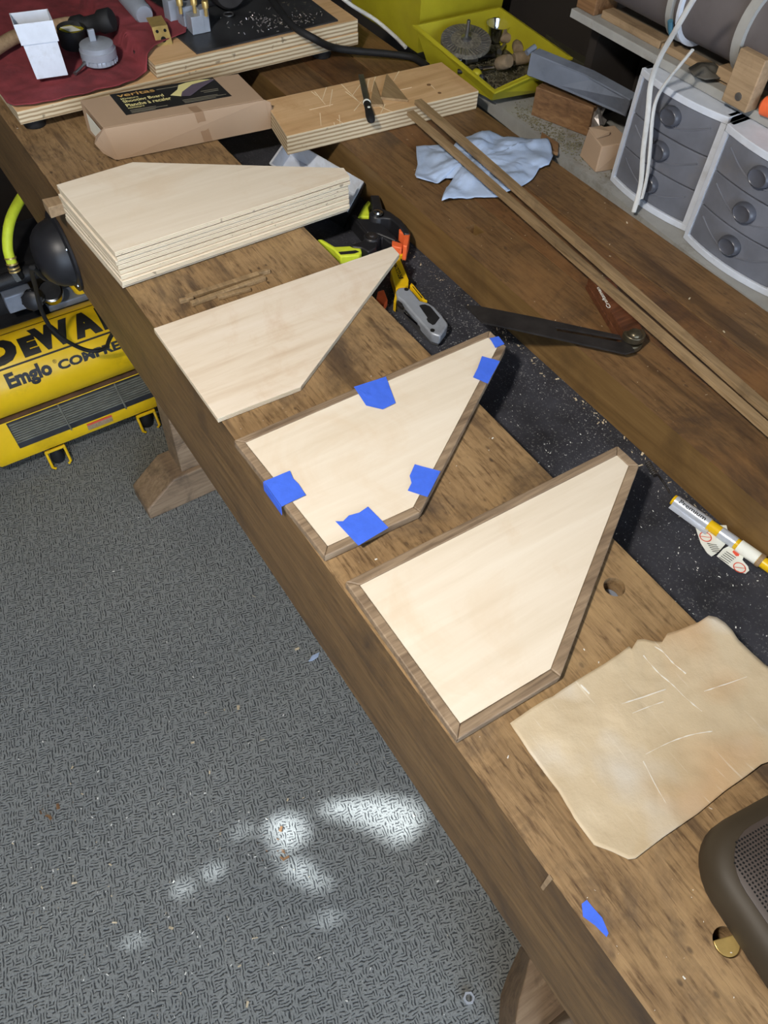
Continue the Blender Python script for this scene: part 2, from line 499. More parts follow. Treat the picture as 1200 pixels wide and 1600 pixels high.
# window added out of view as a sun gobo, card cut to the patches
gobo = bpy.data.objects.new('sun_gobo_1', None); COL.objects.link(gobo); gobo.location = ((WX0+WX1)/2, -2.35, WZ0); ORG[gobo] = Vector(gobo.location)
tag(gobo, 'added unseen sun gobo in the aisle wall, shaping the floor patches', None, None, 'structure')
fr = MB()
for a, b_ in (((WX0,-2.38,WZ0),(WX0+.05,-2.30,WZ1)), ((WX1-.05,-2.38,WZ0),(WX1,-2.30,WZ1)), ((WX0+.05,-2.38,WZ0),(WX1-.05,-2.30,WZ0+.05)), ((WX0+.05,-2.38,WZ1-.05),(WX1-.05,-2.30,WZ1))):
    fr.box(a, b_)
fr.build('gobo_frame', m_white, gobo)
gaps = [  # outlines of the sunny patches on the carpet, taken back along the sun to the added card
    [(495,1258),(540,1250),(590,1244),(640,1252),(662,1275),(650,1300),(628,1322),(590,1300),(550,1285),(515,1274)],
    [(420,1280),(436,1268),(452,1274),(468,1270),(482,1298),(478,1322),(456,1322),(444,1344),(430,1330),(424,1308),(410,1302)],
    [(425,1338),(470,1336),(492,1362),(528,1390),(515,1400),(480,1384),(440,1366)],
    [(310,1344),(326,1350),(344,1338),(356,1362),(346,1388),(330,1376),(314,1380)],
    [(262,1374),(290,1366),(306,1392),(298,1412),(272,1400)],
    [(470,1432),(510,1424),(548,1432),(540,1444),(500,1446)],
    [(358,1292),(380,1284),(398,1296),(392,1312),(368,1308)],
    [(176,1468),(210,1460),(242,1468),(226,1480),(190,1480)],
]
def to_gobo(px, py):
    p = az(px, py, 0); t = (p.y + 2.34) / SUN.y
    q = p - SUN * t
    return (q.x, q.z)
holes = []
for k, g in enumerate(gaps):
    r = [Vector(to_gobo(*p)) for p in g]
    c = sum(r, Vector((0,0))) / len(r)
    sh = 1.0 if k == 0 else (.95 if k in (1,) else (.75 if k == 2 else .55))
    holes.append([tuple(c + (p - c) * sh) for p in r])
pl = holed_plate([(WX0+.05,WZ0+.05),(WX1-.05,WZ0+.05),(WX1-.05,WZ1-.05),(WX0+.05,WZ1-.05)], holes, -2.341, -2.339)
pl.v = [Vector((p.x, p.z, p.y)) for p in pl.v]
pl.build('gobo_card', m_kraft_dk, gobo)

# ------------------------------------------------------------------ workbench
YF, YT, YR, YB = .1996, .4545, .6145, .871    # front edge, well front, well back, rear edge
ZT = .811                                    # floor of the tool well
X0, X1 = -1.75, .6
dogs = [az(960,917,HB), az(1136,1472,HB)]
bench = thing('workbench', 'old brown wooden workbench with a black-floored tool well running along it', 'workbench', (-.5,.53,0))
h_ = [circle(d.x, d.y, .0103) for d in dogs] + [circle(-1.35, dogs[0].y, .0103)]
fs_ = holed_plate([(X0,YF),(X1,YF),(X1,YT),(X0,YT)], h_, .79, HB)
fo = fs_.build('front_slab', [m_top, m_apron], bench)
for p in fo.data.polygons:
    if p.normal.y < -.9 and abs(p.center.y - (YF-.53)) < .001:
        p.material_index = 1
tag(fo, 'scarred honey-brown front slab of the bench top')
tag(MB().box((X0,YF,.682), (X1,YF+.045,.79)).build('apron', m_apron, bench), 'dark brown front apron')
MB().box((X0,YT-.012,ZT-.02), (X1,YR+.012,ZT)).build('well_floor', m_tray, bench)
MB().box((X0,YT-.012,ZT), (X1,YT-.0005,.79)).build('well_lip', m_well, bench)
# rear boards
mort = az(742,359,HB)
p_y = [YR, .700, .786, YB]
rb = holed_plate([(X0,p_y[0]),(X1,p_y[0]),(X1,p_y[1]-.0006),(X0,p_y[1]-.0006)],
                 [[(mort.x-.011,mort.y-.008),(mort.x+.011,mort.y-.008),(mort.x+.011,mort.y+.008),(mort.x-.011,mort.y+.008)]], ZT-.02, HB)
ro = rb.build('rear_plank', [m_rear, m_well], bench)
for p in ro.data.polygons:
    if p.normal.y < -.9: p.material_index = 1
MB().box((X0,p_y[1]+.0006,.80), (X1,p_y[2]-.0006,HB-.0006)).build('rear_plank', m_rear2, bench, bevel=.001)
MB().box((X0,p_y[2]+.0006,.80), (X1,p_y[3],HB)).build('rear_plank', m_rear, bench, bevel=.001)
MB().box((mort.x-.02,mort.y-.015,ZT-.04),(mort.x+.02,mort.y+.015,ZT-.02)).build('mortise_bottom', m_hole, bench)
# trestles
def trestle(xc, hw=.045, foot=True):
    f0 = [(xc-hw, YF, 0), (xc+hw, YF, 0), (xc+hw, .86, 0), (xc-hw, .86, 0)]
    mb = MB()
    prof = [(YF+.0,0), (YF,.035), (YF+.075,.098), (.78,.098), (.86,.035), (.86,0)]
    mb.hexa([(xc-hw,y,z) for y, z in prof], [(xc+hw,y,z) for y, z in prof])
    if foot: mb.build('trestle_foot', m_foot, bench, bevel=.004)
    MB().box((xc-.035,.30,.0985),(xc+.035,.40,.68)).build('leg', m_foot, bench, bevel=.003)
    MB().box((xc-.035,.66,.0985),(xc+.035,.76,.68)).build('leg', m_foot, bench, bevel=.003)
    MB().box((xc-.04,YF+.05,.681),(xc+.04,.86,.79)).build('crossbeam', m_foot, bench)
trestle(-1.220)
trestle(.118, foot=False)
MB().hexa([az(*p, .0006) for p in ((813,1477),(792,1523),(781,1556),(778,1612),(830,1690),(930,1650),(910,1500))],
          [az(*p, .098) for p in ((828,1496),(818,1538),(811,1561),(805,1596),(836,1664),(925,1630),(912,1512))]).build('trestle_foot', m_foot, bench, bevel=.003)
MB().box((-1.18,.50,.30),(.08,.54,.42)).build('stretcher', m_foot, bench, bevel=.003)
# wooden cleat sticking out of the bench front by the stack
a0, a1, a2, a3 = az(65,311,.868), az(98,304,.868), az(100,317,.868), az(75,325,.868)
MB().hexa([(p.x,p.y,.852) for p in (a0,a1,a2,a3)], [(p.x,p.y,.868) for p in (a0,a1,a2,a3)]).build('cleat', m_tan, bench, bevel=.001)
s0_, s1_ = ay(845,1386,YF-.0002), ay(858,1366,YF-.0002)
MB().hexa([s0_, s1_, s1_+Vector((.004,0,0)), s0_+Vector((.003,0,0))], [p - Vector((0,.0003,0)) for p in (s0_, s1_, s1_+Vector((.004,0,0)), s0_+Vector((.003,0,0)))]).build('pale_scratch', m_tan, bench)
# round plug at the bottom of the empty dog hole
MB().lathe([(.0099,0),(.0099,.05)], (dogs[0].x,dogs[0].y,.80), n=24).build('hole_plug', m_galv, bench)
MB().lathe([(.0099,0),(.0099,.03)], (dogs[1].x,dogs[1].y,.80), n=24).build('hole_plug', m_hole, bench)

# brass bench dog with a flat cut across its head
d = dogs[1]; T = frame((d.x, d.y, 0), (RX.x*.8+.1, RX.y*.8+.5, 0))
ringp = [(.0094*math.cos(a), .0094*math.sin(a)) for a in [math.radians(x) for x in range(-205, 26, 11)]]
u1 = Vector((1.0, .35, 0)).normalized()
T = frame((d.x, d.y, 0), Vector((.25, .97, 0)))
dogo = MB(T).prism(ringp, .83, .8695).build('bench_dog', m_brass, bevel=.0006, smooth=True)
tag(dogo, 'brass bench dog seated in its round hole beside the speaker', 'bench dog')
# ------------------------------------------------------------------ plywood panels
def inset(poly, d):
    n = len(poly); out = []
    area = sum(poly[i][0]*poly[(i+1)%n][1] - poly[(i+1)%n][0]*poly[i][1] for i in range(n))
    sg = 1 if area > 0 else -1
    for i in range(n):
        p0, p1, p2 = (Vector(poly[(i+k-1) % n][:2]) for k in range(3))
        e1 = (p1-p0).normalized(); e2 = (p2-p1).normalized()
        n1 = Vector((-e1.y, e1.x))*sg; n2 = Vector((-e2.y, e2.x))*sg
        m = (n1+n2); m = m / m.dot(n1)
        out.append(tuple(p1 + m*d))
    return out

def sheet(name, poly, z0, z1, mat, edge):
    mb = MB().prism([p[:2] for p in poly], z0, z1)
    o = mb.build(name, [mat, edge], bevel=.0004)
    for p in o.data.polygons:
        if abs(p.normal.z) < .5: p.material_index = 1
    return o

# single bare panel
z1 = HB + .0068
P1 = [az(*p, z1) for p in ((240,513),(613,385),(624,397),(470,604),(340,654))]
tag(sheet('plywood_blank', P1, HB+.0003, z1, m_ply2, m_plyedge2), 'bare plywood panel with no edging, lying alone with its tip over the yellow knife', 'plywood panel', 'five-sided plywood panels')

# stack of bare panels, turned the other way
ts = .0066
top = [Vector(az(*p, HB + 8*ts)).to_2d() for p in ((88,288),(207,252.5),(537,261.5),(546.5,275),(179,394))]
ordn = ['lowest', 'second from the bottom', 'third from the bottom', 'fourth from the bottom', 'fourth from the top', 'third from the top', 'second from the top', 'topmost']
base_c = sum(top, Vector((0,0))) / 5
for k in range(8):
    j = (7 - k)
    dx = rnd.uniform(-.0018, .0018) if k < 7 else 0
    dy = rnd.uniform(-.0016, .0016) if k < 7 else 0
    if k == 0: dx -= .004
    pol = [(p.x + dx + (.0025 if k < 2 else 0), p.y + dy) for p in top]
    tag(sheet('plywood_blank', pol, HB + .0003 + k*ts, HB + (k+1)*ts - (.0006 if k % 3 else .0013), m_ply, m_plyedge2),
        'bare plywood panel in the stack by the bench end, %s' % ordn[k], 'plywood panel', 'five-sided plywood panels')

def framed(px, th, wdt, label):
    z1 = HB + th
    P = [tuple(az(*p, z1).to_2d()) for p in px]
    I = inset(P, wdt)
    c = sum((Vector(p) for p in P), Vector((0,0))) / 5
    t = thing('framed_panel', label, 'framed panel', (c.x, c.y, HB))
    mb = MB().prism(inset(P, wdt + .0002), HB + .0005, z1 - .0006)
    mb.build('plywood_face', m_ply, t)
    for i in range(5):
        j = (i+1) % 5
        q = [P[i], P[j], I[j], I[i]]
        cc = sum((Vector(p) for p in q), Vector((0,0))) / 4
        q = [tuple(cc + (Vector(p) - cc) * .9985) for p in q]
        e = MB().prism(q, HB + .0003, z1).build('edging_strip', m_edging, t, bevel=.0012)
    return t
fp2 = framed(((365,688),(765,516),(791,541),(657,800),(507,869)), .0105, .0088, 'walnut-edged plywood panel held with six pieces of blue tape')
fp3 = framed(((539,909),(965,696),(999,727),(876,1057),(715,1155)), .0105, .0098, 'walnut-edged plywood panel without tape, nearest the brown paper sheet')

tapes = [
    [(553,605),(603,589),(618,630),(598,640),(572,634)],
    [(753,557),(781,565),(762,600),(739,590),(746,576)],
    [(765,529),(779,526),(788,538),(774,544)],
    [(412,753),(453,736),(458,748),(466,756),(478,774),(440,792)],
    [(524,815),(536,815),(545,806),(561,802),(575,792),(607,825),(560,853)],
    [(648,726),(688,737),(668,777),(637,767),(643,755),(640,744)],
]
for tp in tapes:
    zt = HB + .0108
    pts = [az(*p, zt) for p in tp]
    c = sum(pts, Vector()) / len(pts)
    rg = []
    mb = MB()
    def tz(x, y, r):
        return zt + .0004 + .0006*max(0, nz(x, y, 90, 3))
    star_sheet(pts, c, 5, 3, tz).build('tape_piece', m_blue, fp2, solid=.00025)
# folded-down end of the tape at the bench front
q = [az(412,753,HB+.0108), az(440,792,HB+.0108)]
MB().hexa([(p.x, p.y-.0008, HB-.002) for p in q] + [(q[1].x, q[1].y-.0003, HB-.002), (q[0].x, q[0].y-.0003, HB-.002)],
          [(p.x, p.y-.0008, HB+.0112) for p in q] + [(q[1].x, q[1].y-.0003, HB+.0112), (q[0].x, q[0].y-.0003, HB+.0112)]).build('tape_piece', m_blue, fp2)

# scrap of blue tape by the speaker
pts = [az(*p, HB+.0006) for p in ((909,1412),(917,1406),(925,1416),(941,1434),(951,1458),(948,1464),(930,1446),(911,1432))]
c = sum(pts, Vector()) / len(pts)
o = star_sheet(pts, c, 4, 2, lambda x, y, r: HB+.0005+.0008*max(0, nz(x,y,120,2))).build('tape_scrap', m_blue, solid=.0003)
tag(o, 'small torn scrap of blue tape stuck on bare bench wood near the front edge', 'tape scrap')

# ------------------------------------------------------------------ brown paper sheet
cz = lambda X, Y: (780 + X/2.857, 900 + Y/2.857)
ol = [(45,665),(130,605),(200,560),(235,545),(280,512),(345,470),(420,425),(470,395),(530,355),(575,320),(588,332),(612,292),(640,290),(680,300),(722,302),(745,265),(790,250),(830,235),(845,228),(885,212),(930,183),(965,192),(1000,215),(1035,250),(1065,292),(1120,345),(1200,418),(1290,560),(1320,680),(1280,780),(1200,836),(1158,850),(1090,902),(1000,965),(880,1065),(800,1120),(730,1167),(660,1220),(600,1266),(570,1270),(500,1238),(418,1206),(330,1090),(262,968),(130,790)]
pts = [az(*cz(*p), HB) for p in ol]
c = az(1010,1150,HB)
def kz(x, y, r):
    return HB + .0012 + .0026*max(0, nz(x,y,22,1)+.1) + .0012*abs(nz(x,y,60,2)) + (.0025*r**6 * (1 if x > -.06 else .5))
o = star_sheet(pts, c, 24, 4, kz).build('brown_paper_sheet', m_kraft, smooth=True, solid=.0008, loc=(c.x, c.y, HB))
tag(o, 'creased sheet of tan paper with torn edges lying on the near end of the bench', 'paper sheet')
# raised glue ridges and creases on the sheet
gl = thing  # (sheet parts)
def ridge(pxs, wd, h, mat):
    mb = MB()
    P = smooth_path([az(*cz(*p), HB) for p in pxs], 5)
    P = [Vector((p.x, p.y, kz(p.x, p.y, .5) + .0006)) for p in P]
    mb.tube(P, [wd*max(.12, .75*nz(p.x,p.y,260,4)+.42) for p in P], 6, True, h)
    return mb
m_glue = plain('dried_glue', L(226,222,212), .25, var=.05, bump=.3, spec=.6)
for pxs, wd in (([(640,360),(700,430),(760,480),(830,550),(900,610)], .0010), ([(655,305),(720,340),(780,400),(830,440)], .0012), ([(345,475),(400,530)], .0013),
                ([(540,580),(640,545),(740,510)], .0010), ([(590,620),(660,590),(730,565)], .0008), ([(650,800),(760,745),(850,715),(945,700)], .0009), ([(640,830),(690,930),(740,1020)], .0008), ([(910,520),(1000,490),(1100,455)], .0008)):
    ridge(pxs, wd, .35, m_glue).build('glue_streak', m_glue, o, smooth=True)

# ------------------------------------------------------------------ loudspeaker
spk = thing('speaker', 'dark brown rounded portable speaker with a perforated grille at the right edge', 'speaker', (.075,.36,HB))
def rrect(x0, y0, x1, y1, r, n=8):
    out = []
    for cx, cy, a0 in ((x1-r, y0+r, -90), (x1-r, y1-r, 0), (x0+r, y1-r, 90), (x0+r, y0+r, 180)):
        for k in range(n+1):
            a = math.radians(a0 + 90*k/n)
            out.append((cx + r*math.cos(a), cy + r*math.sin(a)))
    return out
def spk_ring(d, z):
    rr = rrect(.004+d, .289+d, .150-d, .440-d, max(.008, .040-d*.5))
    a = math.radians(8); cx, cy = .004, .289
    return [(cx + (x-cx)*math.cos(a) + (y-cy)*math.sin(a), cy - (x-cx)*math.sin(a) + (y-cy)*math.cos(a), z) for x, y in rr]
MB().loft([spk_ring(d, HB+z) for d, z in ((.012,.0002),(.003,.004),(0,.012),(0,.022),(.0015,.030),(.006,.036),(.0125,.0385))]).build('rim', m_spk, spk, smooth=True)
MB().loft([spk_ring(d, HB+z) for d, z in ((.0128,.0370),(.0130,.0392),(.016,.0405),(.030,.0435),(.055,.0455))]).build('grille_panel', m_spkface, spk, smooth=True)
mb = MB()
a = math.radians(8)
for i in range(43):
    for j in range(45):
        x = .004 + .0175 + i*.0026; y = .289 + .0175 + j*.0026
        dx = min(x-.004, .150-x); dy = min(y-.289, .440-y); dd = min(dx, dy)
        ex, ey = .022 - min(dx,.022+.0), .022 - min(dy,.022)
        if dx < .036 and dy < .036 and math.hypot(.036-dx, .036-dy) > .0205: continue
        X = .004 + (x-.004)*math.cos(a) + (y-.289)*math.sin(a); Y = .289 - (x-.004)*math.sin(a) + (y-.289)*math.cos(a)
        pr_ = [(.0130,.0392),(.016,.0405),(.030,.0435),(.055,.0455),(.09,.0457)]
        zz = .0455
        for (d0,z0),(d1,z1_) in zip(pr_, pr_[1:]):
            if d0 <= dd <= d1: zz = z0 + (z1_-z0)*(dd-d0)/(d1-d0)
        mb.add([(X+.00085*math.cos(q), Y+.00085*math.sin(q), HB+zz+.00035) for q in [k*math.pi/4 for k in range(8)]], [tuple(range(8))])
tag(mb.build('grille_holes', m_hole, spk), kind='stuff')

# ------------------------------------------------------------------ carton with a black label
bx = thing('carton', 'flat brown cardboard carton with a black printed label', 'box', (-1.12,.42,HB))
zb = .918
TL, TR, BR, BL = (az(*p, zb) for p in ((125,157),(372,115),(412,155),(161,200)))
def dn(p, z): return Vector((p.x, p.y, z))
# hanging front flap
f0, f1 = az(184,249,.8715), az(423,200,.8715)
bb = Vector((.004,-.002,0)); b2 = Vector((.004,.003,0))
MB().hexa([dn(TL,.8715), dn(TR,.8715), f1-b2, f0-bb], [TL, TR, BR, BL]).build('carton_body', m_box, bx, bevel=.0008)
fl = MB().hexa([BL+Vector((.001,0,0)), BR+Vector((.001,0,0)), BR+Vector((.003,0,.0)), BL+Vector((.003,0,0))], [f0, f1, f1+Vector((.002,0,0)), f0+Vector((.002,0,0))])
dlt = f0 - BL
fl.build('front_flap', m_box, bx)
e0 = BL + Vector((.002,0,0)); e1 = f0 + Vector((.001,0,0)); ear = [e0, e0+Vector((.004,-.014,-.006)), e0.lerp(e1,.35)+Vector((.002,-.021,0)), e0.lerp(e1,.7)+Vector((0,-.016,0)), e1+Vector((0,-.004,.001)), e1]
MB().hexa(ear, [p + Vector((-.0015,0,0)) for p in ear]).build('side_tab', m_box, bx)
e0 = BR + Vector((.002,0,0)); e1 = f1 + Vector((.001,0,0)); ear = [e0, e0+Vector((.0,.010,-.006)), e0.lerp(e1,.6)+Vector((-.004,.012,0)), e1]
MB().hexa(ear, [p + Vector((-.0015,0,0)) for p in ear]).build('side_tab', m_box, bx)
# tape over the flap
s0, s1 = BL.lerp(BR,.545), BL.lerp(BR,.60); r0, r1 = f0.lerp(f1,.545), f0.lerp(f1,.60)
off = Vector((.0042,0,.0006))
m_ctape = plain('carton_tape', L(156,128,102), .35, var=.04)
MB().add([s0+off+Vector((-.018,-.002,.0004)), s1+off+Vector((-.018,-.002,.0004)), s1+off, s0+off, r1+off*.7, r0+off*.7], [(0,1,2,3),(3,2,4,5)]).build('carton_tape', m_ctape, bx)
# label
la, lb, lc, ld = (az(*p, zb+.0004) for p in ((171,148),(332,121),(362,150),(197,180)))
lab = MB().hexa([la, lb, lc, ld], [p + Vector((0,0,.0003)) for p in (la, lb, lc, ld)]).build('printed_label', m_label, bx)
U, V = lb - la, ld - la
def lp(u, v): return la + U*u + V*v + Vector((0,0,.0006))
def ltext(s, u0, u1, v0, v1, mat, bold=.01):
    o_ = lp(u0, v1); mb = MB(); put_text(mb, s, o_, U*(u1-u0), -V*(v1-v0), .0002, bold)
    mb.build('printed_lettering', mat, lab)
m_bronze = plain('bronze_print', L(206,164,96), .6, var=.04, bump=0)
ltext('veritas', .05, .40, .07, .22, m_bronze, .012)
ltext('Miniature', .06, .22, .27, .35, m_cream)
ltext('Shooting Board', .06, .44, .37, .53, m_cream, .02)
ltext('Planche à recaler', .06, .48, .55, .69, m_cream, .02)
ltext('miniature', .06, .21, .71, .78, m_cream)
sp_ = lambda *q: [lp(*p) for p in q]
pic = MB(); P_ = sp_((.50,.50),(.60,.30),(.64,.12),(.72,.06),(.86,.04),(.99,.10),(.80,.22),(.66,.52),(.58,.62)); pic.hexa(P_, [p + Vector((0,0,.0003)) for p in P_]); pic.build('printed_picture', m_cream, lab)
pic = MB(); P_ = sp_((.58,.62),(.62,.45),(.76,.20),(.97,.10),(.99,.15),(.82,.40),(.66,.68)); P_ = [p + Vector((0,0,.0003)) for p in P_]; pic.hexa(P_, [p + Vector((0,0,.0003)) for p in P_]); pic.build('printed_picture', m_violet, lab)
small = MB()
for u0, u1, v in ((.06,.30,.84),(.06,.40,.90),(.06,.28,.95),(.56,.90,.80),(.56,.97,.86),(.56,.86,.92),(.42,.66,.14),(.78,.95,.55),(.80,.94,.62)):
    P_ = sp_((u0,v),(u1,v),(u1,v+.022),(u0,v+.022)); small.hexa(P_, [p + Vector((0,0,.0002)) for p in P_])
tag(small.build('small_print', m_greyprint, lab), kind='stuff')
P_ = [TL.lerp(BL,.25)+Vector((0,-.0008,-.008)), TL.lerp(BL,.9)+Vector((0,-.0008,-.008)), TL.lerp(BL,.9)+Vector((0,-.0008,-.034)), TL.lerp(BL,.25)+Vector((0,-.0008,-.034))]
MB().hexa(P_, [p+Vector((0,-.0004,0)) for p in P_]).build('address_label', m_paper, bx)

# ------------------------------------------------------------------ plywood offcut used as a cutting board
zo = .899
oc = [az(*p, zo) for p in ((413,157),(690,97),(748,142),(448,213))]
cutb = sheet('plywood_offcut', oc, HB+.0005, zo, m_offcut, m_plyedge)
tag(cutb, 'thick plywood offcut scored with knife cuts, bridging the tool well', 'plywood board')
m_cut = plain('fresh_cut', L(240,222,186), .8, var=.04, bump=0)
oc2 = lambda X, Y: (380 + X/3, Y/3)
cuts = MB()
for a_, b_ in (((320,430),(345,450)),((335,430),(385,490)),((390,410),(370,470)),((460,395),(545,480)),((418,420),(405,500)),((550,395),(510,450)),((590,370),(580,420)),((620,360),(600,430)),((640,500),(700,525)),((665,490),(645,530)),((730,335),(705,380)),((360,530),(365,590)),((440,560),(470,580)),((425,575),(430,590)),((310,515),(420,490)),((520,520),(560,470)),((700,430),(790,410)),((880,400),(900,420)),((450,540),(455,590)),((480,430),(560,490))):
    A, B = az(*oc2(*a_), zo), az(*oc2(*b_), zo)
    t = (B-A).normalized(); s_ = Vector((-t.y, t.x, 0)) * .0007
    cuts.hexa([A-s_+Vector((0,0,.0001)), B-s_*.5+Vector((0,0,.0001)), B+s_*.5+Vector((0,0,.0001)), A+s_+Vector((0,0,.0001))], [A-s_+Vector((0,0,.0004)), B-s_*.5+Vector((0,0,.0004)), B+s_*.5+Vector((0,0,.0004)), A+s_+Vector((0,0,.0004))])
tag(cuts.build('knife_cuts', m_cut, cutb), kind='stuff')
for (X, Y, r) in ((870,398,.0035),(920,436,.003)):
    q = az(*oc2(X,Y), zo)
    MB().lathe([(r,0),(r,.0004)], q, n=12).build('knot', m_woodblock, cutb)
# triangular offcuts
m_tri = wood('triangle_wood', L(128,104,74), L(150,126,92), L(164,140,104), 'x', 1.2, .6)
for pxs, lb_ in ((((585,125),(599,163),(578,163)), 'narrow triangular wood scrap beside the small knife on the offcut'), (((604,114),(638,156),(595,152)), 'wide triangular wood scrap lying on the scored offcut')):
    P = [az(*p, zo+.004) for p in pxs]
    tag(MB().prism([p.to_2d() for p in P], zo+.0003, zo+.004).build('triangle_scrap', m_tri, bevel=.0004), lb_, 'wood scrap')
# small black-handled knife
k0, k1, k2, k3 = az(564,117,zo+.006), az(573,160,zo+.006), az(575,164,zo+.006), az(580,188,zo+.005)
kn = thing('hobby_file', 'small file with a black rubber handle lying on the scored plywood offcut', 'file', (k1.x,k1.y,zo))
T = frame(k0, k1-k0)
ln = (k1-k0).length
MB(T).box((0,-.0042,-.0018),(ln,.0042,.0012)).build('blade', m_steel, kn, bevel=.0004)
T = frame(k1, k3-k1); ln = (k3-k1).length
mb = MB(T); mb.tube([(0,0,0),(.004,0,0),(ln*.3,0,0),(ln*.8,0,0),(ln,0,0),(ln+.003,0,0)], [.0045,.0058,.0054,.0068,.006,.003], 12, True, .8)
hd = mb.build('handle', m_rubber, kn, smooth=True)
q = T @ Vector((ln*.45,0,.0046)); MB().lathe([(.0022,0),(.0022,.0008)], q, n=12).build('handle_badge', m_paper, hd)
q = T @ Vector((.001,0,0)); MB(T).tube([(-.0015,0,0),(.0015,0,0)], .0062, 12, True, .8).build('collar', m_paper, kn, smooth=True)
# ------------------------------------------------------------------ air compressor under the bench
cx_, cz_, cr_ = -1.53, .243, .089
cp = thing('air_compressor', 'yellow twin-tank air compressor with black lettering on the carpet', 'air compressor', (-1.55,.20,0))
def cyl_hit(px, py):
    d = ray(px, py); ox, oz = CAM.x - cx_, CAM.z - cz_
    a = d.x*d.x + d.z*d.z; b = 2*(ox*d.x + oz*d.z); c = ox*ox + oz*oz - cr_*cr_
    t = (-b - math.sqrt(max(0, b*b - 4*a*c))) / (2*a)
    p = CAM + d*t
    return p.y, math.atan2(p.z - cz_, p.x - cx_)
def cyl_pt(y, th, lift=.0008):
    return Vector((cx_ + (cr_+lift)*math.cos(th), y, cz_ + (cr_+lift)*math.sin(th)))
YA, YZ = -.16, .52
MB().lathe([(.03,YA-.045),(.065,YA-.03),(.083,YA-.008),(cr_,YA+.01),(cr_,YZ-.01),(.083,YZ+.008),(.06,YZ+.03),(.03,YZ+.04)], (cx_,0,cz_), (0,1,0), 64).build('upper_tank', m_yellow, cp, smooth=True)
cs = lambda X, Y: (X/4.615, 480 + Y/4.615)
def band(pa, pb, w0):
    y0, t0 = cyl_hit(*pa); y1, t1 = cyl_hit(*pb); t = (t0+t1)/2
    ys = [YA+.02, .42]; mb = MB()
    mb.add([cyl_pt(ys[0], t), cyl_pt(ys[1], t), cyl_pt(ys[1], t+w0/2), cyl_pt(ys[0], t+w0/2), cyl_pt(ys[1], t+w0), cyl_pt(ys[0], t+w0)], [(0,1,2,3),(3,2,4,5)])
    mb.build('logo_line', m_ink, cp)
    return t
band(cs(120,170), cs(500,45), .030)
band(cs(120,420), cs(600,258), .045)
_, tb = cyl_hit(*cs(215,355)); _, tt = cyl_hit(*cs(370,112))
def cyl_text(s, pl, pr_, t0, t1, bold=.03):
    y0 = cyl_hit(*pl)[0]; y1 = cyl_hit(*pr_)[0]
    mb = MB(); put_text(mb, s, (0,0,0), (1,0,0), (0,1,0), fn=lambda u, v: cyl_pt(y0 + (y1-y0)*u, t0 + (t1-t0)*v, .001), bold=bold)
    mb.build('logo_lettering', m_ink, cp)
cyl_text('D', cs(-70,450), cs(158,372), tb, tt, .085)
cyl_text('E', cs(182,365), cs(302,325), tb, tb + (tt-tb)*.76, .085)
cyl_text('W', cs(278,345), cs(560,240), tb, tt, .075)
cyl_text('A', cs(560,240), cs(748,172), tb, tt, .085)
cyl_text('LT', cs(758,170), cs(1000,85), tb, tt, .085)
_, eb = cyl_hit(*cs(220,540)); _, et = cyl_hit(*cs(200,425))
y0e, _ = cyl_hit(*cs(70,560))
cyl_text('Emglo', cs(70,590), cs(388,478), eb - .26*(et-eb), et, .05)
_, c0 = cyl_hit(*cs(590,400)); _, c1 = cyl_hit(*cs(575,332))
cyl_text('®', cs(382,400), cs(408,390), cyl_hit(*cs(395,405))[1], cyl_hit(*cs(392,375))[1], .0)
cyl_text('COMPRESSOR', cs(432,455), cs(1130,200), c0, c1, .045)
# lower body with a finned window
prof = [(-1.62,.055),(-1.62,.155),(-1.50,.160),(-1.476,.168),(-1.468,.164),(-1.449,.090),(-1.448,.070),(-1.455,.052),(-1.475,.046),(-1.60,.046)]
ye0, ye1 = -.045, .52
rings = [[(x - (0.03 if x > -1.5 else 0)*0 , ye, z) for x, z in prof] for ye in (ye0, ye1)]
def shrink(k, y):
    return [(-1.54 + (x+1.54)*k, y, .105 + (z-.105)*k) for x, z in prof]
MB().loft([shrink(.70, ye0-.012), shrink(.90, ye0-.006), shrink(1, ye0+.008), shrink(1, ye1)]).build('lower_tank', m_yellow, cp, smooth=True, angle=25)
MB().loft([[(-1.515,y,.158),(-1.490,y,.1655),(-1.4755,y,.1705),(-1.4665,y,.1665),(-1.469,y,.160),(-1.515,y,.150)] for y in (ye0+.006, ye1-.01)]).build('rusty_shade_strip', plain('rusty_shade_brown', L(84,58,40), .7, var=.3, scale=30), cp)  # rusty strip, its dark brown also painting the shade between the tanks
A = Vector((-1.468,0,.164)); B = Vector((-1.449,0,.090)); fd = (B - A); nn = Vector((fd.z*-1, 0, fd.x)).normalized()
if nn.x < 0: nn = -nn
gy0, gy1 = ax(6,656,-1.467).y, .46
def fp(y, t, lift=.0006):
    q = A + fd*t + nn*lift
    return Vector((q.x, y, q.z))
gw = MB().hexa([fp(gy0,.04), fp(gy1,.04), fp(gy1,.97), fp(gy0+.004,.97)], [fp(gy0,.04,.0014), fp(gy1,.04,.0014), fp(gy1,.97,.0014), fp(gy0+.004,.97,.0014)]).build('cooling_window', m_dark, cp)
for k in range(9):
    t = .10 + k*.078 + (.0 if k else 0)
    MB().hexa([fp(gy0+.004,t,.0015), fp(gy1,t,.0015), fp(gy1,t+.058,.0015), fp(gy0+.004,t+.058,.0015)], [fp(gy0+.004,t+.01,.004), fp(gy1,t+.01,.004), fp(gy1,t+.05,.0034), fp(gy0+.004,t+.05,.0034)]).build('fin', m_grille, gw)
for yy in (ax(92,630,-1.46).y, ax(182,602,-1.46).y):
    MB().tube([fp(yy-.003,.02,.005), fp(yy+.003,.98,.005)], .0022, 8).build('guard_wire', m_grille, gw, smooth=True)
st_a, st_b = ax(137,668,-1.449), ax(176,655,-1.449)
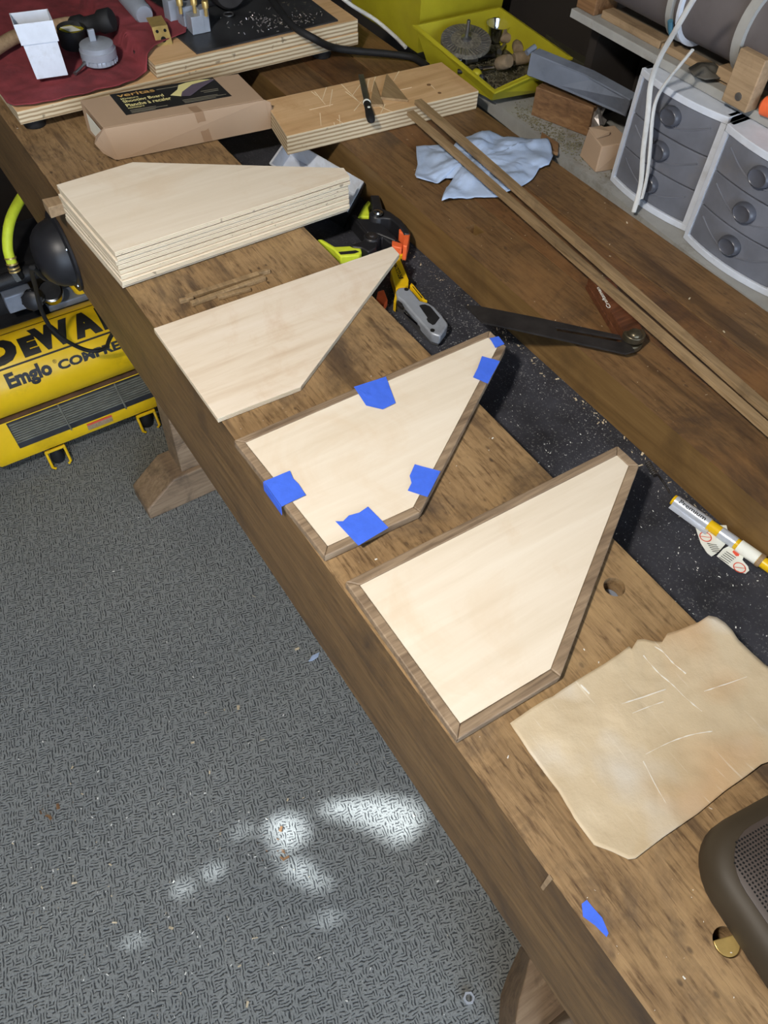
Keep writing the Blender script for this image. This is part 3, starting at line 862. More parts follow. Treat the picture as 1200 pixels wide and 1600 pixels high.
q = lambda y, z: Vector((-1.4478, y, z))
MB().hexa([q(st_a.y,.068), q(st_b.y,.068), q(st_b.y,.088), q(st_a.y,.088)], [p + Vector((.0006,0,0)) for p in (q(st_a.y,.068), q(st_b.y,.068), q(st_b.y,.088), q(st_a.y,.088))]).build('warning_sticker', m_tan, cp)
MB().hexa([q(st_a.y,.083)+Vector((.0007,0,0)), q(st_b.y,.083)+Vector((.0007,0,0)), q(st_b.y,.0885)+Vector((.0007,0,0)), q(st_a.y,.0885)+Vector((.0007,0,0))], [p + Vector((.001,0,0)) for p in (q(st_a.y,.083), q(st_b.y,.083), q(st_b.y,.0885), q(st_a.y,.0885))]).build('warning_sticker', m_redprint, cp)
for yc in (.085, .315):
    fb = MB().tube([(-1.455,yc-.022,.045),(-1.432,yc-.022,.012),(-1.432,yc-.016,.006)], .0035, 8).tube([(-1.455,yc+.022,.045),(-1.432,yc+.022,.012),(-1.432,yc+.016,.006)], .0035, 8).tube([(-1.452,yc-.024,.046),(-1.452,yc+.024,.046)], .004, 8)
    ft = fb.build('foot_bracket', m_yellow, cp, smooth=True)
    MB().lathe([(.014,.0),(.016,.004),(.015,.026),(.010,.046)], (-1.462,yc,.0005), n=16).build('rubber_foot', m_rubber, ft, smooth=True)
for yc in (.10,.30):
    MB().lathe([(.02,.0),(.02,.05)], (-1.58,yc,.0005), n=12).build('rubber_foot', m_rubber, cp, smooth=True)
# pump, deck, handle, gauge and regulator
MB().box((-1.70,-.12,.26),(-1.575,.45,.318)).build('deck', m_dark, cp, bevel=.006)
MB().box((-1.80,-.15,.16),(-1.625,.30,.42)).build('pump_housing', m_dark, cp, bevel=.012)
h0, h1, h2 = ax(-30,452,-1.60), ax(64,420,-1.60), ax(93,424,-1.60)
MB().tube([h0, h1], .0165, 20).build('handle_grip', m_rubber, cp, smooth=True)
gr = MB()
for k in range(46):
    p = h0.lerp(h1, k/45.0)
    t = (h1-h0).normalized()
    gr.tube([p - t*.0007, p + t*.0007], .0172, 14, True)
tag(gr.build('grip_ribs', m_black, cp, smooth=True), kind='stuff')
MB().tube(smooth_path([h1-(h1-h0).normalized()*.004, h1.lerp(h2,.6), h2+Vector((0,.01,-.01)), h2+Vector((0,.03,-.06)), h2+Vector((0,.035,-.12))], 5), .0145, 16).build('handle_bar', m_yellow, cp, smooth=True)
g = ax(80,458,-1.57)
MB().lathe([(.010,-.012),(.024,-.010),(.026,0),(.026,.010),(.023,.012)], g, (.45,-.1,.9), 28).build('gauge_case', m_chrome, cp, smooth=True)
MB().lathe([(.022,.0115),(.022,.0135)], g, (.45,-.1,.9), 28).build('gauge_face', m_dark, cp)
g2 = ax(52,468,-1.55)
rk = MB(); prof_r = []
rk.lathe([(.018,-.03),(.021,-.012),(.021,.012),(.016,.016)], g2, (.75,-.35,.35), 24)
rg_ = rk.build('regulator_knob', m_black, cp, smooth=True)
for k in range(10):
    a = 2*math.pi*k/10; axv = Vector((.75,-.35,.35)).normalized(); p_ = axv.orthogonal().normalized(); q_ = axv.cross(p_)
    c = g2 + (p_*math.cos(a) + q_*math.sin(a))*.0205
    MB().tube([c - axv*.011, c + axv*.011], .0026, 6).build('knob_ridge', m_rubber, rg_)
g3 = ax(28,462,-1.58)
MB().box((g3.x-.02,g3.y-.03,g3.z-.03),(g3.x+.012,g3.y+.03,g3.z+.012)).build('valve_block', m_galv, cp, bevel=.003)
MB().box((-1.69,.20,.3185),(-1.58,.40,.334)).build('deck_plate', m_galv, cp, bevel=.002)
# yellow air hose
ho = [ax(60,270,-1.75), ax(28,318,-1.66), ax(14,352,-1.62), ax(12,388,-1.60), ax(19,412,-1.59), ax(24,425,-1.585), ax(32,436,-1.58)]
hs = thing('air_hose', 'yellow rubber air hose with a steel fitting rising from the compressor', 'air hose', (ho[0].x, ho[0].y, 0))
MB().tube(smooth_path(ho[:5], 8), .0105, 14).build('hose', m_lime, hs, smooth=True)
fp_ = smooth_path(ho[3:6], 8)
for k in (5, 8, 11, 14):
    t = (fp_[k+1]-fp_[k-1]).normalized()
    MB().tube([fp_[k]-t*.0016, fp_[k]+t*.0016], .0122, 14).build('crimp_ring', m_brass, hs, smooth=True)
MB().tube([ho[4], ho[5], ho[6]], [.0098,.0118,.0118], 6).build('fitting', m_chrome, hs)
# black dome fixed to the bench front
dc = Vector((-1.150, YF - .0008, .735))
dm = thing('dome_cover', 'round black plastic dome screwed to the front of the bench', 'dome cover', (dc.x, dc.y, dc.z))
MB().lathe([(.062,.0),(.0625,.004),(.058,.006)], dc, (0,-1,0), 48).build('flange', m_black, dm, smooth=True)
MB().lathe([(.052,.005),(.0515,.012),(.0485,.023),(.0425,.033),(.034,.041),(.0225,.046),(.0105,.0482),(.001,.0487)], dc, (0,-1,0), 48).build('dome', m_black, dm, smooth=True, angle=60)
for a in (35, 150, 265, 325):
    p = dc + Vector((math.cos(math.radians(a))*.0565, -.006, math.sin(math.radians(a))*.0565))
    MB().lathe([(.0035,0),(.003,.0015),(.001,.002)], p, (0,-1,0), 12).build('screw', m_chrome, dm, smooth=True)
# cord looping down in front of the compressor
cpth = [Vector((-1.190,.1905,.675)), Vector((-1.205,.165,.660)), ay(50,418,.140), ax(56,450,-1.33), ax(64,483,-1.38), ax(80,512,-1.40), ax(108,535,-1.40), ax(140,548,-1.40), ax(164,544,-1.38), ax(172,528,-1.34), ax(150,490,-1.20)+Vector((0,.06,.0)), Vector((-1.08,.262,.70)), Vector((-1.1,.275,.72))]
tag(MB().tube(smooth_path(cpth, 8), .0042, 10).build('power_cord', m_rubber, smooth=True), 'thin black cord hanging in a loop in front of the yellow compressor', 'cord')

# ------------------------------------------------------------------ things lying in the tool well
# folding utility knife
ks = lambda X, Y: (600 + X/10, 380 + Y/10)
uk = thing('utility_knife', 'grey and yellow utility knife lying in the black tool well', 'knife', tuple(az(655,470,ZT)))
def slab(name, pts, z0, z1, mat, parent, bevel=.001, **kw):
    P = [az(*ks(*p), z1) for p in pts]
    return MB().prism([p.to_2d() for p in P], z0, z1).build(name, mat, parent, bevel=bevel, **kw)
body = [(185,745),(235,690),(330,682),(400,700),(480,790),(560,890),(700,930),(790,990),(880,1085),(1000,1250),(985,1310),(880,1450),(740,1410),(560,1210),(430,1060),(300,900),(205,830)]
b0 = slab('body', body, ZT+.006, ZT+.021, m_silver, uk, .0022, smooth=True)
slab('body_side', [(150,900),(185,745),(300,900),(560,1210),(740,1410),(880,1450),(860,1500),(740,1460),(530,1270),(290,990),(190,930)], ZT+.001, ZT+.013, m_steel, uk)
slab('slider', [(330,1035),(370,1060),(530,1220),(520,1250),(430,1170),(310,1060)], ZT+.012, ZT+.016, m_chrome, uk, .0005)
slab('thumb_lock', [(215,880),(280,930),(300,985),(250,975),(205,930)], ZT+.013, ZT+.018, m_steel_dk, uk, .0008)
slab('window_recess', [(550,975),(590,958),(640,955),(720,985),(870,1165),(800,1262),(760,1275),(690,1230),(665,1185),(680,1160)], ZT+.0205, ZT+.0214, m_dark, uk, 0)
slab('nose', [(100,430),(210,250),(232,180),(290,142),(303,162),(243,212),(388,565),(382,640),(330,685),(235,692),(190,725),(160,640)], ZT+.004, ZT+.0195, m_yellow, uk, .0018, smooth=True)
slab('nose_side', [(185,745),(150,900),(190,935),(205,830)], ZT+.001, ZT+.017, m_yellow, uk, .001)
slab('blade_holder', [(140,60),(190,45),(255,105),(230,150),(205,165)], ZT+.006, ZT+.015, m_chrome, uk, .001)
slab('guard', [(425,620),(445,630),(640,870),(680,895),(610,890),(405,655)], ZT+.004, ZT+.016, m_yellow, uk, .0006)
slab('guard_inlay', [(440,670),(455,672),(600,848),(590,858)], ZT+.0155, ZT+.0164, m_ink, uk, 0)
slab('spring_clip', [(250,225),(265,220),(390,510),(470,575),(460,585),(380,530)], ZT+.008, ZT+.014, m_dark, uk, 0)
lg = slab('logo_plate', [(148,330),(190,312),(308,545),(235,550)], ZT+.0190, ZT+.0199, m_ink, uk, 0)
o_ = az(*ks(262,545), ZT+.0200); u_ = az(*ks(172,352), ZT+.0200) - o_; v_ = az(*ks(232,548), ZT+.0200) - o_
n_ = u_.cross(v_)
mb = MB(); put_text(mb, 'DEWALT', az(*ks(296,530), ZT+.0200), az(*ks(186,322), ZT+.0200) - az(*ks(296,530), ZT+.0200), az(*ks(240,540), ZT+.0200) - az(*ks(296,530), ZT+.0200), .0003, .03)
mb.v = [Vector((p.x, p.y, ZT+.0203)) for p in mb.v]
mb.build('logo_lettering', m_yellow, uk)
for X, Y in ((350,725),(757,1365)):
    MB().lathe([(.0031,0),(.0031,.0008)], az(*ks(X,Y), ZT+.0208), n=14).build('screw', m_ink, uk)

# black spring clamp with orange pads
kc = lambda X, Y: (480 + X/4.615, 300 + Y/4.615)
sc = thing('spring_clamp', 'black spring clamp with lime handles and orange pads, lying in the tool well', 'clamp', tuple(az(575,370,ZT)))
def cslab(name, pts, z0, z1, mat, bevel=.002, parent=None):
    P = [az(*kc(*p), z1) for p in pts]
    return MB().prism([p.to_2d() for p in P], z0, z1).build(name, mat, parent or sc, bevel=bevel, smooth=True)
cslab('upper_jaw', [(455,20),(520,20),(545,120),(600,140),(680,200),(728,262),(742,300),(700,300),(660,240),(600,190),(545,185),(500,190),(465,170),(470,100)], ZT+.012, ZT+.036, m_black)
cslab('lower_jaw', [(310,170),(350,160),(440,260),(470,280),(560,300),(620,330),(668,345),(640,380),(590,360),(540,320),(505,350),(500,400),(440,430),(390,400),(330,395),(300,380),(400,350),(430,310)], ZT+.004, ZT+.026, m_black)
cslab('cross_arm', [(350,190),(470,190),(560,250),(640,320),(640,350),(520,300),(430,290)], ZT+.006, ZT+.028, m_black)
cslab('jaw_pad', [(662,262),(735,280),(742,300),(720,392),(690,385),(705,310),(662,285)], ZT+.010, ZT+.034, m_orange, .0015)
cslab('jaw_pad', [(612,345),(690,370),(682,405),(610,388)], ZT+.006, ZT+.030, m_orange, .0015)
hg = cslab('handle_insert', [(72,338),(110,338),(150,362),(200,392),(345,385),(388,405),(395,432),(375,455),(240,466),(190,412),(130,375)], ZT+.006, ZT+.024, m_lime, .002)
cslab('handle_slot', [(225,432),(350,420),(375,430),(340,442),(240,450)], ZT+.0235, ZT+.0245, m_dark, 0, hg)
hg2 = cslab('handle_insert', [(362,178),(405,95),(440,55),(460,75),(440,105),(455,175)], ZT+.006, ZT+.026, m_lime, .002)
for (X, Y), m_ in (((505,155), m_chrome), ((465,318), m_steel_dk)):
    q = az(*kc(X,Y), ZT+.036 if m_ is m_chrome else ZT+.028)
    MB().lathe([(.0085,-.003),(.0085,.001),(.0055,.0015),(.0045,.0035),(.0015,.0042)], q, n=20).build('pivot_rivet', m_, sc, smooth=True)
    MB().lathe([(.012,-.02),(.012,-.002),(.010,0)], q, n=20).build('pivot_boss', m_black, sc, smooth=True)
# orange tip poking out under the bare panel
P = [az(*p, ZT+.012) for p in ((590,455),(600,452),(606,468),(600,476),(588,466))]
tag(MB().prism([p.to_2d() for p in P], ZT+.0003, ZT+.012).build('orange_pad', m_orange, bevel=.0015), 'small orange plastic pad poking out from under the bare panel edge', 'plastic pad')

# white shallow tray with a dark outside, half under the stack
zr = ZT + .034
T1, T2, T3q = az(457,214,zr), az(576,283,zr), az(549,333,zr)
v_ = (T3q - T2); v_ = v_ * (.082 / v_.length)
R = [p + Vector((0,-.009,0)) for p in (T1, T2, T2 + v_, T1 + v_)]
cc = sum(R, Vector()) / 4
wt = thing('parts_tray', 'shallow white plastic tray with a black outside, tucked under the stack of panels', 'tray', (cc.x, cc.y, ZT))
sc_ = lambda k, z: [Vector((cc.x + (p.x-cc.x)*k, cc.y + (p.y-cc.y)*k, z)) for p in R]
sh_ = MB().loft([sc_(.90, ZT+.0004), sc_(1.03, zr-.002), sc_(1.03, zr), sc_(1.003, zr)], False)
sh_.add(sc_(.90, ZT+.0004), [(0,1,2,3)])
sh_.build('tray_shell', m_black, wt)
inn = MB().loft([sc_(1.002, zr), sc_(1.0, zr+.002), sc_(.955, zr+.002), sc_(.93, ZT+.010)], False)
inn.add(sc_(.93, ZT+.010), [(0,1,2,3)])
inn.build('tray_lining', m_white, wt)

# sliding bevel: slotted steel blade and rosewood handle
bv = thing('angle_gauge', 'old angle gauge with a dark steel arm and red-brown wooden handle', 'angle gauge', tuple(az(985,530,HB)))
zb_ = HB + .0125
P = [az(*p, zb_) for p in ((727,477),(748,478),(850,498),(975,525),(992,548),(978,552),(870,528),(754,503))]
S_ = [az(*p, zb_) for p in ((868,510.5),(972,529),(974,535),(870,517))]
holed_plate([tuple(p.to_2d()) for p in P], [[tuple(p.to_2d()) for p in S_]], zb_-.0026, zb_).build('blade', m_steel_dk, bv)
zh = HB + .0215
tA, tB, tC, tD = az(925,437,zh), az(976,521,zh), az(1009,520,zh), az(962,442,zh)
ext = (tA - tB) * .10
low = MB(); 
dv = (tB-tA).normalized()
full = [tA + ext, tB, tC, tD + ext]
hz0, hz1 = HB+.0004, zb_-.0028
MB().prism([p.to_2d() for p in full], HB+.0004, zb_-.003).build('handle', m_rose, bv, bevel=.001)
MB().prism([p.to_2d() for p in full], zb_-.0029, zh).build('handle', m_rose, bv, bevel=.0015)
ce = az(995,532,zh); wv = (tC - tB).length/2
u_ = (tB - tA).normalized(); s_ = Vector((-u_.y, u_.x, 0))
m0 = (tB + tC)/2
capr = [m0 + s_*wv*math.cos(a)*1.0 + u_*wv*math.sin(a)*.9 for a in [math.pi*k/14 for k in range(15)]] + [m0 - s_*wv - u_*.006, m0 + s_*wv - u_*.006]
m_oldbrass = plain('tarnished_brass', L(104,96,78), .35, .8, var=.2, scale=50)
MB().prism([p.to_2d() for p in capr], zb_+.0002, zh+.0003).build('end_cap', m_oldbrass, bv, bevel=.0012, smooth=True)
MB().prism([p.to_2d() for p in capr], HB+.0004, zb_-.003).build('end_cap', m_oldbrass, bv, bevel=.0012, smooth=True)
kq = m0 + u_*.003 + s_*(-.002); kq.z = zh + .0004
MB().lathe([(.0082,0),(.0085,.0015),(.007,.004),(.004,.0058),(.001,.0063)], kq, n=24).build('lock_nut', m_oldbrass, bv, smooth=True, angle=60)
mbt = MB(); put_text(mbt, 'Craftsman', az(955,481,zh), az(936,449,zh)-az(955,481,zh), (az(949,482,zh)-az(955,481,zh)), .0004, .01)
mbt.v = [Vector((p.x, p.y, zh+.0004)) for p in mbt.v]
mbt.build('stamped_lettering', m_paper, bv)

# yellow rod with labels lying in the well
kr = lambda X, Y: (1040 + X/8, 765 + Y/8)
rr_ = .0062
r0, r1 = az(*kr(92,120), ZT+rr_*1.6), az(1213,893,ZT+rr_*1.6)
yr = thing('yellow_rod', 'yellow plastic rod with a silver sleeve and paper tags in the tool well', 'rod', (r0.x, r0.y, ZT))
dr = (r1 - r0); Lr = dr.length; T = frame(Vector((r0.x,r0.y,ZT+rr_+.0035)), Vector((dr.x,dr.y,0)))
MB(T).tube([(0,0,0),(.0008,0,0),(Lr,0,0)], [rr_*.9,rr_,rr_], 20).build('rod', m_yellow, yr, smooth=True)
m_label_sil = plain('silver_label', L(196,202,212), .3, .35, var=.04)
slv = MB(T).tube([(.003,0,0),(.046,0,0)], rr_+.0006, 20).build('foil_sleeve', m_label_sil, yr, smooth=True)
MB(T).tube([(.060,0,0),(.079,0,0)], rr_+.0005, 20).build('foil_sleeve', m_label_sil, yr, smooth=True)
MB(T).tube([(.083,0,0),(.106,0,0)], rr_+.0011, 20).build('paper_sleeve', m_paper, yr, smooth=True)
MB(T).tube([(.1065,0,0),(.111,0,0)], rr_+.0016, 20).build('clip_ring', m_tan, yr, smooth=True)
MB(T).hexa([(.003,-rr_-.006,-.002),(.05,-rr_-.005,-.004),(.05,-rr_+.001,-.003),(.003,-rr_+.001,0)], [(.003,-rr_-.006,-.0016),(.05,-rr_-.005,-.0036),(.05,-rr_+.001,-.0026),(.003,-rr_+.001,.0004)]).build('sleeve_tail', m_label_sil, yr)
lt = MB(); vs_, fs2 = text_mesh('Premium', .01)
lt.add([T @ Vector((.008+.033*p.x, (rr_+.0009)*math.sin(-.7+.75*p.y), (rr_+.0009)*math.cos(-.7+.75*p.y))) for p in vs_], fs2)
lt.build('printed_lettering', m_ink, slv)
def rtag(name, pts, z, mat, parent, th=.0004):
    P = [az(*kr(*p), z) for p in pts]
    return MB().hexa([Vector((p.x,p.y,z-th)) for p in P], P).build(name, mat, parent)
zt_ = ZT + .0042
tg = rtag('paper_tag', [(360,430),(440,440),(760,445),(800,600),(740,690),(660,780),(575,835),(520,790),(440,670),(400,550)], zt_, m_paper, yr)
tg2 = rtag('paper_tag', [(640,830),(720,740),(800,700),(1000,780),(960,880),(1030,960),(1045,1010),(1000,1050),(940,1030),(840,985)], zt_+.0012, m_paper, yr)
rtag('price_tag', [(510,400),(570,352),(660,458),(640,490)], ZT+.014, m_galv, yr)
def rring(X, Y, r, z, par):
    c = az(*kr(X,Y), z); mb = MB()
    pin = circle(c.x, c.y, r*.84, 24); pout = circle(c.x, c.y, r, 24)
    mb.add([(x,y,z) for x,y in pin] + [(x,y,z) for x,y in pout], [(i,(i+1)%24,24+(i+1)%24,24+i) for i in range(24)])
    d_ = r*.66; mb.add([(c.x-d_,c.y-d_-.0004,z),(c.x-d_+.0006,c.y-d_-.0008,z),(c.x+d_,c.y+d_,z),(c.x+d_-.0006,c.y+d_+.0004,z)], [(0,1,2,3)])
    mb.build('warning_symbol', m_redprint, par)
rring(500,590,.0066,zt_+.0004,tg); rring(925,975,.0066,zt_+.0016,tg2)
rtag('red_mark', [(835,775),(860,752),(925,795),(915,830),(880,830)], zt_+.0016, m_redprint, tg2, .0002)
tl = MB()
for k in range(5):
    P = [az(*kr(X,Y), zt_+.0016) for X, Y in ((760-k*22,770+k*18),(880-k*22,850+k*18),(876-k*22,857+k*18),(756-k*22,777+k*18))]
    tl.add(P, [(0,1,2,3)])
for k in range(5):
    P = [az(*kr(X,Y), zt_+.0004) for X, Y in ((520+k*16,670+k*24),(640+k*16,690+k*24),(638+k*16,697+k*24),(518+k*16,677+k*24))]
    tl.add(P, [(0,1,2,3)])
tag(tl.build('tag_small_print', m_ink, yr), kind='stuff')
# little threaded rod by the panel tip
s0, s1 = az(1011,722,ZT+.004), az(1024,743,ZT+.004); T = frame(s0, s1-s0); Ls = (s1-s0).length
scw = thing('threaded_stud', 'small dark threaded stud beside the tip of the nearest framed panel', 'stud', tuple(az(1018,732,ZT)))
MB(T).tube([(0,0,0),(Ls,0,0)], .0026, 10).build('shank', m_steel_dk, scw, smooth=True)
thd = MB(T)
for k in range(8): thd.tube([(Ls*(k+.3)/8,0,0),(Ls*(k+.7)/8,0,0)], .0034, 10)
thd.build('thread', m_steel, scw, smooth=True)
tag(MB().tube(smooth_path([az(1025,738,ZT+.002), az(1034,750,ZT+.008), az(1042,762,ZT+.004), az(1046,770,ZT+.002)], 5), .0011, 6).build('wire_piece', m_steel_dk, smooth=True), 'short bent piece of wire by the threaded stud', 'wire')

# ------------------------------------------------------------------ long edging strips leaning on the offcut
def bar(name, p0, p1, wd, th, mat, label, cat, group=None):
    T = frame(p0, p1 - p0); l = (p1-p0).length
    o = MB(T).box((0,-wd/2,-th),(l,wd/2,0)).build(name, mat, bevel=.0004)
    return tag(o, label, cat, group)
bar('wood_strip', az(653,155,.9105), az(1260,690,.8995), .0125, .0065, m_strip, 'long thin wood strip, the rear one of the pair crossing the bench', 'wood strip', 'long edging strips')
bar('wood_strip', az(641,173,.9080), az(1260,719,.8960), .0118, .0060, m_strip, 'long thin wood strip, the front one of the pair crossing the bench', 'wood strip', 'long edging strips')
# short offcut strips beside the stack
for i, (a_, b_, wd, lb_) in enumerate((((280,468),(302,463),.004,'tiny dark wood stub at the left end of the short offcut strips'), ((290,463),(416,422),.007,'short edging offcut nearest the panel stack'), ((298,472),(414,431),.0055,'short edging offcut nearest the bare panel'), ((340,463),(391,449),.0055,'shortest edging offcut lying beside the bare panel'), ((404,426),(421,420),.004,'tiny wood stub at the right end of the short offcut strips'))):
    bar('edging_offcut', az(*a_, HB+.0060 - .0012*(i % 2)), az(*b_, HB+.0060 - .0012*(i % 2)), wd, .0056 - .0012*(i % 2), m_strip, lb_, 'wood offcut', 'short edging offcuts')

# ------------------------------------------------------------------ blue shop towel
kt = lambda X, Y: (630 + X/4.444, 140 + Y/4.444)
ol = [(90,390),(170,388),(255,390),(330,440),(360,380),(420,340),(510,315),(600,290),(700,330),(820,335),(940,355),(1000,340),(1025,400),(1040,460),(1010,530),(945,550),(900,620),(800,685),(665,745),(500,748),(350,765),(265,785),(300,690),(350,625),(290,625),(235,650),(160,645),(90,625),(80,600),(100,520),(92,450)]
pts = [az(*kt(*p), HB+.004) for p in ol]; c = az(*kt(520,520), HB)
def rz(x, y, r):
    f = abs(nz(x,y,16,3)); g_ = abs(nz(x,y,38,5))
    return HB + .0022 + (.015*f + .008*g_ + .004*abs(nz(x,y,90,6)))*(1 - .55*r**4) + .004*(1-r)
tag(star_sheet(pts, c, 22, 5, rz).build('shop_towel', m_rag, smooth=True, solid=.0008, loc=(c.x,c.y,HB), angle=60), 'crumpled pale blue shop towel under the long wood strips', 'towel')

# ------------------------------------------------------------------ ledge and shelf behind the bench
ZL = .858
led = MB().prism([(-1.6,.962),(-.60,.896),(-.50,.890),(.2,.890),(.2,1.41),(-1.6,1.41)], .835, ZL).build('wall_ledge', m_whitepaint, loc=(-.7,1.1,.835))
tag(led, 'chipped white painted ledge behind the rear edge of the bench', 'ledge')
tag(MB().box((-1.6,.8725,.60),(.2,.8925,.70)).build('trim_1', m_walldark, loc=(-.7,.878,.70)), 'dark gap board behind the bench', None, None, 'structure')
tag(MB().box((-1.75,1.125,ZL+.001),(-.91,1.14,1.45)).build('trim_2', m_walldark, loc=(-1.3,1.13,ZL)), 'dark board standing behind the yellow bins', None, None, 'structure')
# sawdust heaped on the ledge
sd = MB(); rs = random.Random(3)
for k in range(900):
    u = rs.random(); px_, py_ = 800 + u*150 + rs.gauss(0,8), 175 + u*80 + rs.gauss(0,10)
    p = az(px_, py_, ZL)
    if p.y < .902 + .066*(-.60-p.x): continue
    s = rs.uniform(.0005,.0018); h = rs.uniform(.0004,.0014); a = rs.random()*6.3
    c_, n_ = math.cos(a), math.sin(a)
    b4 = [(p.x+c_*s-n_*s*.5, p.y+n_*s+c_*s*.5), (p.x-c_*s-n_*s*.5, p.y-n_*s+c_*s*.5), (p.x-c_*s+n_*s*.5, p.y-n_*s-c_*s*.5), (p.x+c_*s+n_*s*.5, p.y+n_*s-c_*s*.5)]
    sd.prism(b4, ZL+.0002, ZL+h)
tag(sd.build('sawdust', m_dust, loc=(-.85,.93,ZL)), 'greenish sawdust and crumbs spilled along the white ledge', 'sawdust', None, 'stuff')

# two small drawer cabinets
def cabinet(x0, x1, y0, label):
    zc0, zc1 = ZL + .0006, 1.020
    t = thing('drawer_cabinet', label, 'drawer cabinet', ((x0+x1)/2, y0+.07, ZL))
    w_ = x1 - x0
    bow = lambda u: -.011 * (1 - (2*u-1)**2)
    N = 14
    def arc(xa, xb, yo, z): return [(xa + (xb-xa)*k/N, y0 + yo + bow((xa + (xb-xa)*k/N - x0)/w_), z) for k in range(N+1)]
    def curved(xa, xb, yo0, yo1, z0, z1):
        mb = MB(); f0 = arc(xa,xb,yo0,z0); f1 = arc(xa,xb,yo0,z1); b0_ = arc(xa,xb,yo1,z0)[::-1]; b1_ = arc(xa,xb,yo1,z1)[::-1]
        return mb.hexa(f0 + b0_, f1 + b1_)
    bt = .0075
    MB().box((x0,y0+.004,zc0),(x0+bt,y0+.15,zc1)).build('side_panel', m_white, t, bevel=.001)
    MB().box((x1-bt,y0+.004,zc0),(x1,y0+.15,zc1)).build('side_panel', m_white, t, bevel=.001)
    MB().box((x0+bt,y0+.14,zc0),(x1-bt,y0+.15,zc1)).build('back_panel', m_white, t)
    curved(x0, x1, 0, .14, zc0, zc0+.009).build('bottom_panel', m_white, t, bevel=.001)
    curved(x0, x1, 0, .14, zc1-.009, zc1).build('top_panel', m_white, t, bevel=.001)
    curved(x0, x0+bt, 0, .006, zc0+.009, zc1-.009).build('front_stile', m_white, t)
    curved(x1-bt, x1, 0, .006, zc0+.009, zc1-.009).build('front_stile', m_white, t)
    dh = (zc1 - zc0 - .018) / 3
    for k in range(3):
        z0 = zc0 + .009 + k*dh + .0008; z1 = z0 + dh - .0016
        dr = curved(x0+bt+.001, x1-bt-.001, .003, .13, z0, z1).build('drawer', m_smoke, t, bevel=.001)
        # curved rib pressed into the drawer front
        rb_ = []
        for j in range(13):
            u = .12 + .76*j/12
            rb_.append((x0 + w_*u, y0 + .0026 + bow(u), z0 + dh*.72 - dh*.42*math.sin(math.pi*j/12)))
        MB().tube(rb_, .0011, 6).build('pressed_rib', m_smoke, dr, smooth=True)
        kb = Vector(((x0+x1)/2, y0 + .003 - .011, (z0+z1)/2 + .004))
        mb = MB(); mb.lathe([(.0155,-.001),(.0165,.003),(.0150,.008),(.0128,.0095),(.011,.0082),(.004,.0078)], kb, (0,-1,0), 24)
        mb.v = [Vector((p.x, p.y, kb.z + (p.z-kb.z)*.78)) for p in mb.v]
        mb.build('knob', m_smoke_dk, dr, smooth=True)
    return t
cabinet(-.7345, -.5795, .926, 'white framed smoky plastic drawer cabinet behind the hanging white cords')
cabinet(-.5705, -.4155, .912, 'white framed smoky plastic drawer cabinet at the right, clear of the cords')
tag(MB().box((-.40,.895,ZL+.0006),(-.2,1.0,.93)).build('green_box', plain('green_card', L(128,140,118), .7, var=.06, scale=10), bevel=.002), 'pale green box at the right edge beyond the drawer cabinets', 'box')

# shelf above the cabinets
sh = thing('shelf', 'chipped white shelf board over the drawer cabinets', 'shelf', (-.3,1.1,1.0210))
MB().box((-.905,.946,1.0211),(.2,1.41,1.0325)).build('shelf_board', m_whitepaint, sh, bevel=.001)
MB().box((-.86,.962,1.0326),(-.745,.984,1.0425)).build('lath', m_tan, sh, bevel=.001)
MB().box((-.742,.962,1.0326),(.2,.982,1.0415)).build('lath', m_tan, sh, bevel=.001)
m_dusty = plain('dusty_board', L(112,104,92), .9, var=.15, scale=18, bump=.2)
MB().box((-.86,.988,1.0326),(.2,1.40,1.0385)).build('dusty_board', m_dusty, sh)
MB().box((-.905,1.0,.8585),(-.89,1.4,1.0209)).build('shelf_support', m_walldark, sh)
MB().box((-.88,1.1,.8585),(.2,1.12,1.0209)).build('shelf_back', m_walldark, sh)
tag(MB().box((-.905,.955,1.0330),(-.868,1.0,1.0565)).build('wood_block', m_woodblock, bevel=.001), 'reddish wood block at the left end of the high shelf', 'wood block')
# grey pipe with two strap rings
py0, pz0, prr = .985, 1.1045, .050
pp = thing('grey_pipe', 'fat grey pipe lying on the high shelf with pale strap rings', 'pipe', (-.5,py0,1.0390))
MB().lathe([(prr-.006,-.95),(prr,-.948),(prr,.1),(prr-.006,.102)], (0,py0,pz0), (1,0,0), 40).build('pipe', m_greypipe, pp, smooth=True)
for xr, m_, wd in ((-.722, m_whitepaint, .008), (-.706, m_white, .004), (-.610, m_whitepaint, .013)):
    MB().lathe([(prr+.0005,-wd/2),(prr+.007,-wd/2),(prr+.007,wd/2),(prr+.0005,wd/2)], (xr,py0,pz0), (1,0,0), 40, False).build('strap_ring', m_, pp, smooth=True)
MB().box((-.64,py0-.03,1.0390),(-.615,py0+.03,1.0530)).build('cradle', m_tan, pp, bevel=.001)
MB().box((-.30,py0-.03,1.0390),(-.27,py0+.03,1.0530)).build('cradle', m_tan, pp, bevel=.001)
wb = thing('support_block', 'upright tan wood block with a screw, standing by the grey pipe', 'wood block', (-.580,.926,1.0330))
MB().box((-.600,.9255,1.0330),(-.561,.9465,1.0945)).build('block', m_tan, wb, bevel=.0015)
q = Vector((-.578,.9255,1.0465)); MB().lathe([(.005,-.001),(.0048,.0008),(.002,.001)], q, (0,-1,0), 16).build('screw', m_steel, wb, smooth=True)
oh = ay(1192,182,.915)
tag(MB().lathe([(.006,-.03),(.011,-.026),(.012,0),(.010,.012),(.012,.02),(.009,.026)], (oh.x+.006,.945,1.0470), (.9,.1,.1), 16).build('orange_tool', m_orange, smooth=True), 'orange tool handle on the high shelf at the right edge', 'tool handle')

